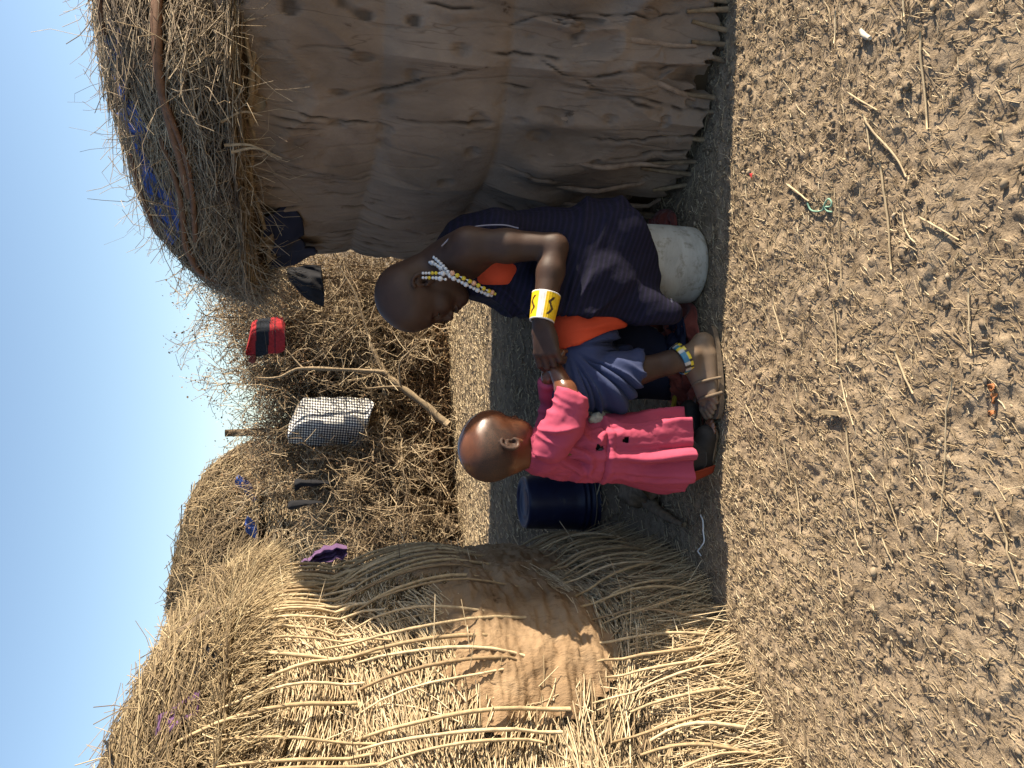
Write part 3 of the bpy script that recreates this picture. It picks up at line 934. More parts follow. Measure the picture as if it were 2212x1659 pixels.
# dark cloth stuffed under the eave at the alley corner
A, B = np.meshgrid(np.linspace(0, 1, 26), np.linspace(0, 1, 18), indexing='ij')
top = right.roof(rs(.16 + .36 * A), -.55 + 0 * A, .0); 
V_ = top + np.stack([0 * A, 0 * A, -.17 * B * (1 - .5 * A) - .02 * B * noise(A * 9, B * 0, seed=9)], -1)
_, n_ = right.at(rs(.16 + .36 * A))
V_[..., :2] += n_ * (.025 * fbm(A * 8, B * 2, seed=210, oct=3) - .05 * B)[..., None]
o = mk('cloth_stuffing', V_, grid_faces(26, 18), M['navy_cloth'], rh)
sol = o.modifiers.new('thick', 'SOLIDIFY'); sol.thickness = .008

# ---- hut beyond the thorn fence
an = np.linspace(0, 2 * math.pi, 13)[:-1]
back = Hut([(-2.25 + 1.55 * math.cos(q), 8.4 + 1.35 * math.sin(q)) for q in an], 1.56, .77, [(-.2, .5, .03), (.5, 1.0, .03), (1.0, 1.6, .03)], .10, center=(-2.25, 8.4), seed=80, lump=.10)
bh = thing('thatched_hut', 'domed straw hut with dull grey thatch standing behind the thorn fence', 'hut', (-2.25, 8.4, 0))
sg = np.linspace(0, back.L, 200, endpoint=False); hg = np.linspace(-.05, 1.55, 24)
SS, HH = np.meshgrid(sg, hg, indexing='ij')
mk('wall_core', back.wall(SS, HH, -.02), grid_faces(200, 24, wrap_n=True), M['core'], bh)
SS, VV = np.meshgrid(sg, vg, indexing='ij')
mk('roof_core', back.roof(SS, VV, -.02), grid_faces(200, len(vg), wrap_n=True), M['core'], bh)
sM = back.near((-1.9, 7.1))
N = 5000
s0 = sM + rng.uniform(-2.6, 2.6, N); h0 = rng.random(N) * 1.5
pts = surf_strands(back.wall, s0, h0, rng.normal(0, .35, N), rng.uniform(.12, .4, N), rng.normal(0, .01, N), rng.uniform(-.02, .03, N), K=3)
strand_obj('wall_straw', pts, rng.uniform(.004, .008, N), M['straw'], bh, tint=np.clip(rng.normal(.55, .25, N), 0, 1))
N = 11000
s0 = sM + rng.uniform(-2.8, 2.8, N); v0 = rng.random(N) ** .9 * 1.1 - .2
pts = surf_strands(back.roof, s0, v0, rng.uniform(-1.6, 1.6, N), rng.uniform(.08, .35, N), np.abs(rng.normal(0, .03, N)), rng.uniform(-.03, .05, N), K=3, curve=.1)
strand_obj('roof_straw', pts, rng.uniform(.0025, .006, N), M['thatch'], bh, tint=np.clip(rng.normal(.42, .22, N) - .35 * (noise(s0 * 5, v0 * 8, seed=5) > .35), 0, 1))
for (U, V, w, h) in ((612, 527, .05, .07), (590, 541, .03, .05), (519, 543, .07, .05)):
    q = P(U, V, 7.03)
    A, B = np.meshgrid(np.linspace(-1, 1, 10), np.linspace(-1, 1, 8), indexing='ij')
    sp0 = back.near(q[:2])
    V_ = np.stack([q[0] + A * w + .03 * B, q[1] + .03 * fbm(A * 3, B * 3, seed=int(U)), q[2] + B * h * (1 - .4 * A * A)], -1)
    o = mk('plastic_sheet', V_, grid_faces(10, 8), M['blue_sheet'], bh)
    sol = o.modifiers.new('thick', 'SOLIDIFY'); sol.thickness = .004

# ------------------------------------------------------------------ thorn bushes
def grow(base, height, spread, nstem, seed, dens=1.0, lean=(0, 0)):
    r = np.random.default_rng(seed)
    stems = []
    lev = [[], [], []]
    for i in range(nstem):
        a = r.uniform(0, 6.28); rad = r.uniform(0, .18)
        b0 = base + np.array([math.cos(a) * rad, math.sin(a) * rad, -.03])
        a2 = a + r.normal(0, .5); sp = spread * r.uniform(.3, 1.0)
        top = base + np.array([math.cos(a2) * sp + lean[0], math.sin(a2) * sp * .8 + lean[1], height * r.uniform(.72, 1.0)])
        u = np.linspace(0, 1, 7)[:, None]
        bow = np.array([math.cos(a2), math.sin(a2), 0]) * .25 * spread
        pts = b0 + (top - b0) * u + bow * np.sin(u * math.pi) * .6 + r.normal(0, .03, (7, 3)) * np.sin(u * math.pi)
        stems.append((pts, r.uniform(.010, .020)))
    def side(pts, n, lo, hi, l, up, wig, K):
        # n side shoots from a polyline
        uu = r.uniform(lo, hi, n) * (len(pts) - 1)
        i = np.minimum(uu.astype(int), len(pts) - 2); f = (uu - i)[:, None]
        p = pts[i] * (1 - f) + pts[i + 1] * f
        t = unit(pts[i + 1] - pts[i])
        d = unit(t * .5 + unit(r.normal(0, 1, (n, 3))) * 1.0 + [0, 0, up])
        L = (l * r.uniform(.5, 1.25, n))[:, None]
        out = [p]
        for q in range(K - 1):
            d = unit(d + r.normal(0, wig, (n, 3)))
            p = p + d * L / (K - 1)
            out.append(p)
        return np.stack(out, 1)
    l1 = np.concatenate([side(s, int(17 * dens), .10, 1.0, .55 * spread + .12, .10, .35, 4) for s, _ in stems])
    l2 = np.concatenate([side(b, 7, .15, 1.0, .28, .06, .5, 3) for b in l1])
    l3 = np.concatenate([side(b, 4, .2, 1.0, .15, .02, .5, 3) for b in l2])
    return stems, l1, l2, l3


BUSH = [
    # x, y, height, spread, stems, density, label
    (.98, 6.85, 2.00, .48, 7, 1.1, 'tall dry thorn bush with the crumpled black cloth on it'),
    (.55, 6.95, 1.98, .46, 7, 1.1, 'tall dry thorn bush behind the seated woman\'s head'),
    (.22, 6.85, 1.90, .46, 8, 1.1, 'tall thorn bush hung with the red and black shorts'),
    (-.12, 7.0, 1.80, .44, 8, 1.1, 'thorn bush right behind the long forked dead branch'),
    (-.42, 6.85, 1.72, .42, 7, 1.1, 'dark thorn bush hung with the checked shirt'),
    (-.72, 6.80, 1.34, .40, 6, .7, 'low thorn bush with the longer of the two black rags'),
    (-.98, 6.75, 1.28, .38, 6, .65, 'low thorn bush with the shorter black rag beside the straw hut'),
    (-1.22, 6.6, 1.20, .36, 5, .65, 'low sunlit thorn bush holding the purple cloth'),
    (-1.55, 6.6, 1.2, .36, 5, .7, 'low thorn bush almost hidden by the thatched hut'),
    (.75, 7.7, 1.95, .55, 7, 1.0, 'thorn bush in the back row behind the black cloth'),
    (.25, 7.8, 1.9, .55, 7, 1.0, 'thorn bush in the back row behind the red and black shorts'),
    (-.25, 7.8, 1.7, .50, 7, 1.0, 'thorn bush in the back row behind the checked shirt'),
]
for bi, (x, y, h, sp, nst, dens, lab) in enumerate(BUSH):
    y = y + .28 * x
    h = h * (1 + .04 * x)
    t = thing('thorn_bush', lab, 'bush', (x, y, 0), 'thorn bushes in the fence')
    stems, l1, l2, l3 = grow(np.array([x, y, 0]), h * .93, sp, nst, 300 + bi, dens)
    for pts, r in stems:
        tube('stem', pts, [r, r * .75, r * .4], M['twig'], t, 5, 2, tint=rng.uniform(.1, .6))
    tw = rng.random
    V1, F1, k1 = strands(l1, np.full(len(l1), .0052))
    V2, F2, k2 = strands(l2, np.full(len(l2), .0034))
    V3, F3, k3 = strands(l3, np.full(len(l3), .0024))
    tints = np.concatenate([np.repeat(np.clip(rng.normal(.58, .27, len(q)), 0, 1), k) for q, k in ((l1, k1), (l2, k2), (l3, k3))])
    o = mk('twigs', np.vstack([V1, V2, V3]), np.vstack([F1, F2 + len(V1), F3 + len(V1) + len(V2)]), M['twig'], t, tint=tints)
    o["kind"] = 'stuff'
    # small curled dry leaves, mostly in the upper part
    e = l3[:, -1]; e = e[(e[:, 2] > h * (.58 if bi != 4 else .3)) & (rng.random(len(e)) < (.9 if bi < 5 or bi > 8 else .03))]
    n = len(e)
    if n > 40:
        e = np.repeat(e, 3, 0) + rng.normal(0, .025, (3 * n, 3)); n = len(e)
        d1 = unit(rng.normal(0, 1, (n, 3))); d2 = unit(np.cross(d1, rng.normal(0, 1, (n, 3))))
        l_ = rng.uniform(.006, .012, n)[:, None]; w_ = l_ * rng.uniform(.4, .8, n)[:, None]
        Vl = np.stack([e - d1 * l_, e + d2 * w_ + np.cross(d1, d2) * w_ * .4, e + d1 * l_, e - d2 * w_], 1).reshape(-1, 3)
        o = mk('leaves', Vl, np.arange(4 * n).reshape(-1, 4), M['leaf'], t, smooth=False, tint=np.repeat(rng.random(n), 4))
        o["kind"] = 'stuff'

# trampled brush packed along the foot of the fence
N = 15000
bx = rng.uniform(-1.7, 1.7, N); by = 6.66 + .28 * bx + np.abs(rng.normal(0, .4, N)); bz = np.abs(rng.normal(0, .20, N)) * (1 + .5 * noise(bx * 2, by, seed=3))
p = np.stack([bx, by, bz + .01], -1); d = unit(rng.normal(0, 1, (N, 3)) * [1, 1, .5]); Lb = rng.uniform(.05, .22, N)[:, None]
o = strand_obj('fallen_brush', np.stack([p - d * Lb * .5, p + rng.normal(0, .02, (N, 3)), p + d * Lb * .5], 1), rng.uniform(.0018, .0042, N), M['leaf'], None, tint=np.clip(rng.normal(.5, .3, N), 0, 1))
tag(o, 'rust brown fallen brush packed along the foot of the thorn fence', kind='stuff')

# big dead branches leaning out of the fence
def px_line(pl, y, dy=0.0):
    n = len(pl)
    return np.array([P(1659 - q[1], q[0], y + dy * i / max(1, n - 1)) for i, q in enumerate(pl)])


def dead_branch(label, limbs, y):
    base = px_line([limbs[0][0][0]], y)[0]
    t = thing('dead_branch', label, 'branch', tuple(base), 'dead branches leaning on the fence')
    for j, (pl, r, dy) in enumerate(limbs):
        tube('limb', px_line(pl, y, dy), r, M['bark'], t, 7, 5, .25, j, tint=.95 if j < 2 else .8)
    return t


dead_branch('long forked dead branch leaning from the ground up over the thorn bush', [
    ([(968, 917), (925, 880), (866, 836), (830, 801), (803, 748), (800, 735)], [.030, .026, .022, .015], .25),
    ([(831, 803), (760, 799), (655, 796), (628, 803), (608, 813), (580, 817), (552, 816)], [.016, .013, .009, .006], .0),
    ([(866, 837), (835, 836), (788, 840)], [.013, .010, .006], -.1),
    ([(866, 836), (864, 810), (866, 780), (900, 745)], [.011, .008, .004], -.1),
    ([(655, 796), (640, 780), (612, 748)], [.007, .005, .003], .1),
], 6.35)
dead_branch('stout dead branch leaning low beside the straw hut', [
    ([(985, 1145), (950, 1118), (905, 1083), (866, 1053)], [.042, .036, .030, .020], .3),
    ([(905, 1083), (880, 1072), (850, 1040), (840, 1000)], [.014, .010, .005], .0),
], 6.2)
dead_branch('thin crooked dead branch with spiny forks right of the checked shirt', [
    ([(940, 1040), (905, 1020), (870, 1000), (852, 985), (830, 960), (802, 945)], [.013, .011, .008, .004], .1),
    ([(880, 1005), (842, 975), (806, 950), (792, 938)], [.008, .006, .004], -.05),
    ([(905, 1020), (925, 1003), (945, 985)], [.006, .004, .002], .0),
    ([(925, 1030), (935, 1060), (955, 1075)], [.006, .004, .002], .0),
], 6.3)
dead_branch('dark dead branch crossing behind the red and black shorts', [
    ([(800, 735), (770, 640), (748, 600), (735, 575)], [.012, .010, .008, .005], .1),
    ([(770, 700), (690, 770), (640, 790)], [.009, .007, .005], .1),
    ([(748, 602), (720, 640), (690, 660)], [.006, .004, .003], .0),
    ([(835, 610), (815, 650), (800, 690)], [.008, .007, .006], .0),
], 6.55)
# weathered post top in the fence
q = P(1659 - 935, 486, 7.3)
o = tube('fence_post', [[q[0], 7.3, 0], [q[0] + .01, 7.3, 1.0], [q[0], 7.3, q[2]]], [.04, .036, .032], M['bark'], None, 10, 5, .15, 5, tint=.4)
tag(o, 'weathered grey post standing up out of the thorn fence', 'post')

# ------------------------------------------------------------------ washing on the thorns
def garment(name, rows, y, label, cat, mat, bulge=.05, seed=0, dye=None, uvscale=None, fold=.02, tilt=0.0, ridge=None, nx=36, ny=44, thin=.012):
    """cloth hung over thorns: front and back layers joined at the edges; rows = (V, U left, U right)"""
    rows = sorted(rows); Vr = [r[0] for r in rows]
    v = np.linspace(Vr[0], Vr[-1], ny); ul = np.interp(v, Vr, [r[1] for r in rows]); ur = np.interp(v, Vr, [r[2] for r in rows])
    th = np.linspace(0, 2 * math.pi, 2 * nx, endpoint=False)
    A, VV = np.meshgrid(th, v, indexing='ij')
    cu = (ul + ur) / 2; hw = (ur - ul) / 2
    f = np.cos(A)
    Uu = cu + hw * np.sign(f) * np.abs(f) ** .8
    Uu = Uu + 2.0 * noise(VV * .05, f * 2, seed=seed)
    front = np.sin(A)
    fx = (Uu - cu) / np.maximum(hw, 1)
    depth = -front * (thin + bulge * (1 - fx ** 2) * .5) + tilt * fx
    if ridge:
        depth = depth + ridge[1] * np.abs(fx - ridge[0] - .25 * (VV - VV.mean()) / np.ptp(VV))
    depth = depth + fold * fbm(fx * 1.8 + VV * .004, VV * .012, front * .3, seed=seed + 1, oct=3)
    depth = depth + fold * .5 * np.abs(noise(fx * 3.5 + VV * .01, VV * .02, seed=seed + 4))
    pts = np.stack([np.stack([P(Uu[i, j], VV[i, j], y) for j in range(ny)]) for i in range(len(th))])
    pts[..., 1] += depth
    o_col = None
    if dye is not None:
        o_col = dye(Uu, VV, fx).reshape(-1, 3)
    uv = None
    if uvscale:
        uv = np.stack([(Uu + 0.08 * VV) / uvscale, (VV - .05 * Uu) / uvscale], -1).reshape(-1, 2)
    F = grid_faces(len(th), ny, wrap_n=True)
    n = len(th)
    caps = []
    for j in (0, ny - 1):
        ids = np.arange(n) * ny + j
        for i in range(1, n // 2):
            caps.append([ids[i], ids[i - 1], ids[n - i], ids[(n - i - 1) % n]] if i < n // 2 else None)
    o = mk(name, pts, [F], mat, None, col=o_col, uv=uv)
    return tag(o, label, cat, 'washing spread on the thorn fence')


garment('checked_shirt', [(621, 698, 735), (632, 697, 760), (640, 694, 780), (655, 692, 797), (690, 691, 800), (740, 690, 799), (775, 684, 797), (785, 680, 796), (795, 690, 797), (808, 780, 793)], 6.3,
        'black and white checked shirt draped over the thorn bush', 'shirt', M['gingham'], bulge=.04, seed=5, uvscale=5.8, fold=.05, ridge=(-.05, .26))
def shorts_dye(U, V, fx):
    red = np.array([.38, .035, .04]); blk = np.array([.022, .025, .032])
    w = ((V > 553 + (fx * 2)) & (V < 582 + 3 * fx))[..., None]
    w2 = ((V > 593) & (V < 596))[..., None]
    return np.where(w | w2, blk, red)
garment('striped_shorts', [(531, 893, 900), (538, 892, 930), (544, 891, 962), (556, 890, 970), (580, 893, 974), (600, 895, 975), (610, 899, 974), (616, 905, 962)], 6.25,
        'red shorts with a broad black band spread over the thorns', 'shorts', M['dyed'], bulge=.06, seed=9, dye=shorts_dye, fold=.03)
garment('shorts_tie', [(537, 876, 884), (546, 873, 892), (552, 876, 890)], 6.25, 'knotted red and dark end hanging from the striped shorts', 'rag', M['red_rag'], bulge=.02, seed=10, nx=10, ny=12)
garment('black_cloth', [(620, 1062, 1080), (628, 1050, 1083), (645, 1030, 1085), (665, 1014, 1086), (684, 1003, 1086), (694, 1000, 1085), (700, 1001, 1040)], 6.2,
        'crumpled black cloth hung near the mud hut corner', 'cloth', M['black_cloth'], bulge=.10, seed=13, fold=.05)
garment('black_rag', [(636, 600, 622), (642, 599, 625), (650, 607, 625), (675, 608, 622), (700, 612, 620), (714, 614, 617)], 6.15,
        'long thin black rag hanging on the thorns, right of a shorter one', 'rag', M['black_cloth'], bulge=.03, seed=15, nx=14, ny=24)
garment('black_rag', [(622, 557, 572), (630, 556, 579), (642, 560, 580), (665, 567, 578), (685, 571, 577), (698, 573, 576)], 6.1,
        'shorter black rag with a pale tip, left of the long black rag', 'rag', M['black_cloth'], bulge=.03, seed=16, nx=14, ny=24)
garment('purple_cloth', [(648, 432, 440), (658, 434, 452), (668, 436, 450), (680, 438, 464), (692, 440, 466), (700, 442, 475), (718, 445, 477), (727, 456, 484), (740, 452, 481), (750, 463, 477)], 5.6,
        'faded purple cloth caught on the thorns by the straw hut', 'cloth', M['purple'], bulge=.02, seed=18, fold=.11)

# ------------------------------------------------------------------ buckets
bc = G(1085, 1537); bc[1] += .120; bc[0] = P(1087, 1450, bc[1])[0]
wb = thing('bucket', 'scuffed white plastic bucket the woman sits on', 'bucket', tuple(bc))
prof = [(.0, .0), (.085, .0), (.103, .003), (.108, .008), (.110, .018), (.1107, .04), (.1115, .07), (.113, .09), (.113, .12), (.113, .15), (.113, .18), (.113, .188), (.1165, .190), (.1165, .196), (.1135, .198), (.1138, .208), (.1185, .210), (.1185, .217), (.1145, .219), (.115, .232), (.120, .234), (.121, .242), (.117, .245), (.111, .243), (.108, .02), (.0, .012)]
prof = [(a_ * 1.05, b_ * 1.0) for a_, b_ in prof]
lathe('shell', prof, M['white_plastic'], wb, 56, bc)
for s in (-1, 1):
    V, F = tube_geo(np.array([bc + [0, s * .116, .205], bc + [0, s * .126, .205]]), .012, 10)
    mk('handle_lug', V, F, M['white_plastic'], wb)


nb_ = G(1082 - 505, 1299); nb_[1] += .115; nb_[0] = P(577, 1220, nb_[1])[0]
nbk = thing('bucket', 'navy blue bucket turned upside down behind the child', 'bucket', tuple(nb_))
prof = [(.128, .0), (.130, .004), (.128, .010), (.122, .012), (.1225, .022), (.127, .024), (.127, .030), (.1215, .032), (.121, .044), (.1255, .046), (.1255, .052), (.120, .055), (.120, .066), (.123, .068), (.1195, .072), (.117, .11), (.114, .155), (.111, .20), (.108, .25), (.106, .285), (.104, .292), (.099, .296), (.092, .296), (.089, .288), (.060, .287), (.057, .291), (.052, .287), (.0, .287)]
lathe('shell', prof, M['navy_plastic'], nbk, 56, nb_)
tube('wire_handle', np.array([nb_ + [-.132 * math.cos(q), -.132 * math.sin(q), .02 + .004 * math.sin(q)] for q in np.linspace(.1, math.pi - .1, 15)]), .0025, M['stone'], nbk, 6)
# ------------------------------------------------------------------ sculpting: distance fields turned into one continuous mesh
class SDF:
    def __init__(s, lo, hi, vox):
        s.lo = np.asarray(lo, float); s.vox = vox
        n = np.ceil((np.asarray(hi) - s.lo) / vox).astype(int) + 1
        s.ax = [s.lo[i] + vox * np.arange(n[i]) for i in range(3)]
        s.a = np.full(n, 9.0, np.float32)

    def copy(s):
        c = SDF.__new__(SDF); c.lo, c.vox, c.ax, c.a = s.lo, s.vox, s.ax, s.a.copy()
        return c

    def _sl(s, lo, hi, m):
        out = []
        for i in range(3):
            a = max(0, int((lo[i] - m - s.lo[i]) / s.vox)); b_ = min(len(s.ax[i]), int((hi[i] + m - s.lo[i]) / s.vox) + 2)
            out.append(slice(a, max(a, b_)))
        return tuple(out)

    def _pts(s, sl):
        return (s.ax[0][sl[0]][:, None, None], s.ax[1][sl[1]][None, :, None], s.ax[2][sl[2]][None, None, :])

    def _merge(s, sl, d, k, sub=False):
        a = s.a[sl]
        if sub:
            h = np.clip(.5 - .5 * (a + d) / k, 0, 1)
            s.a[sl] = a + (-d - a) * h + k * h * (1 - h)
        else:
            h = np.clip(.5 + .5 * (a - d) / k, 0, 1)
            s.a[sl] = a * (1 - h) + d * h - k * h * (1 - h)

    def cap(s, a, b_, ra, rb=None, k=.01, sub=False):
        a = np.asarray(a, float); b_ = np.asarray(b_, float); rb = ra if rb is None else rb
        r = max(ra, rb)
        sl = s._sl(np.minimum(a, b_) - r, np.maximum(a, b_) + r, k + 3 * s.vox)
        x, y, z = s._pts(sl)
        ab = b_ - a; L2 = ab.dot(ab) + 1e-12
        t = np.clip(((x - a[0]) * ab[0] + (y - a[1]) * ab[1] + (z - a[2]) * ab[2]) / L2, 0, 1)
        d = np.sqrt((x - a[0] - t * ab[0]) ** 2 + (y - a[1] - t * ab[1]) ** 2 + (z - a[2] - t * ab[2]) ** 2) - (ra + (rb - ra) * t)
        s._merge(sl, d, k, sub)
        return s

    def chain(s, pts, rads, k=.01):
        for i in range(len(pts) - 1):
            s.cap(pts[i], pts[i + 1], rads[i], rads[i + 1], k)
        return s

    def ell(s, c, r, R=None, k=.01, sub=False):
        """ellipsoid; R rows are its local axes"""
        c = np.asarray(c, float); r = np.asarray(r, float)
        R = np.eye(3) if R is None else np.asarray(R, float)
        ext = np.sqrt(((R.T * r) ** 2).sum(1))
        sl = s._sl(c - ext, c + ext, k + 3 * s.vox)
        x, y, z = s._pts(sl)
        x = x - c[0]; y = y - c[1]; z = z - c[2]
        k0 = k1 = 0
        for i in range(3):
            q = (x * R[i, 0] + y * R[i, 1] + z * R[i, 2]) / r[i]
            k0 = k0 + q * q; k1 = k1 + (q / r[i]) ** 2
        k0 = np.sqrt(k0); k1 = np.sqrt(k1)
        s._merge(sl, k0 * (k0 - 1) / np.maximum(k1, 1e-9), k, sub)
        return s

    def plane(s, p, n):
        """keep the side that n points to"""
        n = unit(np.asarray(n, float)); x, y, z = s.ax[0][:, None, None], s.ax[1][None, :, None], s.ax[2][None, None, :]
        s.a = np.maximum(s.a, -((x - p[0]) * n[0] + (y - p[1]) * n[1] + (z - p[2]) * n[2])).astype(np.float32)
        return s

    def shell(s, t):
        s.a = np.maximum(s.a, -(s.a + t))
        return s

    def mesh(s):
        a = s.a
        ins = a < 0
        c = sum(ins[i:a.shape[0] - 1 + i, j:a.shape[1] - 1 + j, k:a.shape[2] - 1 + k].astype(np.int8) for i in (0, 1) for j in (0, 1) for k in (0, 1))
        cells = np.argwhere((c > 0) & (c < 8))
        idx = -np.ones(c.shape, np.int64); idx[tuple(cells.T)] = np.arange(len(cells))
        acc = np.zeros((len(cells), 3)); cnt = np.zeros(len(cells))
        ci, cj, ck = cells.T
        for ax_ in range(3):
            for u in (0, 1):
                for v in (0, 1):
                    o0 = [0, 0, 0]; o1 = [0, 0, 0]
                    oth = [i for i in range(3) if i != ax_]
                    o0[oth[0]] = u; o0[oth[1]] = v; o1[oth[0]] = u; o1[oth[1]] = v; o1[ax_] = 1
                    va = a[ci + o0[0], cj + o0[1], ck + o0[2]]; vb = a[ci + o1[0], cj + o1[1], ck + o1[2]]
                    cr_ = (va < 0) != (vb < 0)
                    t = np.where(cr_, va / np.where(cr_, va - vb, 1), 0)
                    p = cells + np.array(o0) + 0.0
                    p[:, ax_] += t
                    acc[cr_] += p[cr_]; cnt[cr_] += 1
        V = s.lo + s.vox * acc / np.maximum(cnt, 1)[:, None]
        F = []
        n = a.shape
        for ax_ in range(3):
            oth = [i for i in range(3) if i != ax_]
            sl0 = [slice(None)] * 3; sl1 = [slice(None)] * 3
            sl0[ax_] = slice(0, -1); sl1[ax_] = slice(1, None)
            i0 = ins[tuple(sl0)]; i1 = ins[tuple(sl1)]
            e = np.argwhere(i0 != i1)
            ok = (e[:, oth[0]] > 0) & (e[:, oth[0]] < n[oth[0]] - 1) & (e[:, oth[1]] > 0) & (e[:, oth[1]] < n[oth[1]] - 1)
            e = e[ok]
            q = []
            for du, dv_ in ((-1, -1), (0, -1), (0, 0), (-1, 0)):
                g = e.copy(); g[:, oth[0]] += du; g[:, oth[1]] += dv_
                q.append(idx[g[:, 0], g[:, 1], g[:, 2]])
            q = np.stack(q, -1)
            fl = i0[e[:, 0], e[:, 1], e[:, 2]]
            if ax_ == 1:
                fl = ~fl
            q[~fl] = q[~fl][:, ::-1]
            F.append(q)
        return V, np.vstack(F)


def vnormals(V, F):
    n = np.zeros_like(V)
    fn = np.cross(V[F[:, 2]] - V[F[:, 0]], V[F[:, 3]] - V[F[:, 1]])
    for i in range(4):
        np.add.at(n, F[:, i], fn)
    return unit(n)


def smooth_mesh(V, F, it=2, lam=.5):
    E = np.vstack([F[:, [0, 1]], F[:, [1, 2]], F[:, [2, 3]], F[:, [3, 0]]])
    for _ in range(it):
        acc = np.zeros_like(V); cnt = np.zeros(len(V))
        np.add.at(acc, E[:, 0], V[E[:, 1]]); np.add.at(acc, E[:, 1], V[E[:, 0]])
        np.add.at(cnt, E[:, 0], 1); np.add.at(cnt, E[:, 1], 1)
        V = V + lam * (acc / np.maximum(cnt, 1)[:, None] - V)
    return V


def sculpt(name, S, mat, parent, folds=None, it=2, **kw):
    V, F = S.mesh()
    V = smooth_mesh(V, F, it)
    if folds is not None:
        V = V + vnormals(V, F) * folds(V)[:, None]
    return mk(name, V, F, mat, parent, **kw)


def head(S, c, f, u, l, sc=1.0, child=False):
    """skull, jaw and features around centre c with axes f (face), u (up), l (towards the seen ear)"""
    R = np.array([f, l, u])
    L = lambda a, b_, d: np.asarray(c) + (f * a + l * b_ + u * d) * sc
    q = sc
    if child:
        S.ell(L(-.006, 0, .012), np.array([.096, .079, .088]) * q, R, .01)
        S.ell(L(.042, 0, .014), np.array([.050, .060, .058]) * q, R, .03 * q)
        S.ell(L(.030, 0, -.048), np.array([.052, .056, .055]) * q, R, .03 * q)
        S.ell(L(.052, 0, -.082), np.array([.024, .028, .020]) * q, R, .025 * q)
        for s in (-1, 1):
            S.ell(L(.050, s * .030, -.058), np.array([.026, .024, .027]) * q, R, .02 * q)
            S.ell(L(.081, s * .028, -.020), np.array([.015, .015, .011]) * q, R, .012 * q, sub=True)
            S.ell(L(.068, s * .028, -.021), np.array([.013, .013, .010]) * q, R, .004 * q)
        S.cap(L(.078, 0, -.022), L(.092, 0, -.046), .007 * q, .010 * q, .012 * q)
        for s in (-1, 1):
            S.ell(L(.084, s * .011, -.049), np.array([.009, .008, .007]) * q, R, .006 * q)
        S.ell(L(.079, 0, -.068), np.array([.012, .020, .006]) * q, R, .006 * q)
        S.ell(L(.076, 0, -.078), np.array([.012, .017, .006]) * q, R, .005 * q)
        e0 = (-.012, .079, -.030)
    else:
        S.ell(L(-.004, 0, .006), np.array([.094, .074, .091]) * q, R, .01)
        S.ell(L(.040, 0, .010), np.array([.048, .058, .056]) * q, R, .03 * q)
        S.ell(L(.032, 0, -.062), np.array([.055, .054, .070]) * q, R, .03 * q)
        S.ell(L(.066, 0, -.122), np.array([.020, .024, .018]) * q, R, .025 * q)
        S.cap(L(-.002, .052, -.075), L(.060, .018, -.122), .016 * q, .014 * q, .02 * q)
        S.cap(L(-.002, -.052, -.075), L(.060, -.018, -.122), .016 * q, .014 * q, .02 * q)
        S.ell(L(.079, 0, -.006), np.array([.012, .044, .010]) * q, R, .014 * q)
        for s in (-1, 1):
            S.ell(L(.056, s * .038, -.060), np.array([.025, .020, .020]) * q, R, .02 * q)
            S.ell(L(.086, s * .031, -.029), np.array([.016, .017, .012]) * q, R, .010 * q, sub=True)
            S.ell(L(.070, s * .031, -.030), np.array([.0135, .0145, .011]) * q, R, .004 * q)
        S.cap(L(.082, 0, -.026), L(.097, 0, -.068), .007 * q, .011 * q, .010 * q)
        for s in (-1, 1):
            S.ell(L(.088, s * .014, -.074), np.array([.011, .010, .008]) * q, R, .006 * q)
        S.ell(L(.083, 0, -.094), np.array([.014, .025, .0075]) * q, R, .006 * q)
        S.ell(L(.079, 0, -.107), np.array([.013, .022, .0075]) * q, R, .005 * q)
        e0 = (-.010, .073, -.030)
    # ears: a rim around a hollow, with lobe
    for s in (-1, 1):
        E = lambda a, d, o: L(e0[0] + a, s * (e0[1] + o), e0[2] + d)
        th = np.linspace(math.radians(60), math.radians(330), 12)
        ring = [E(-.006 + .0165 * math.cos(t), .004 + .024 * math.sin(t), .008 - .004 * math.cos(t)) for t in th]
        S.chain(ring, [.0048 * q] * 12, .003)
        S.cap(ring[-1], E(.008, -.028, .003), .0065 * q, .006 * q, .006)
        S.ell(E(-.006, .002, .001), np.array([.015, .005, .022]) * q, R, .004)
        S.ell(E(.000, -.002, .008), np.array([.006, .010, .010]) * q, R, .003, sub=True)
        ring2 = [E(-.007 + .009 * math.cos(t), -.002 + .014 * math.sin(t), .005) for t in np.linspace(math.radians(90), math.radians(280), 8)]
        S.chain(ring2, [.003 * q] * 8, .002)
    return L


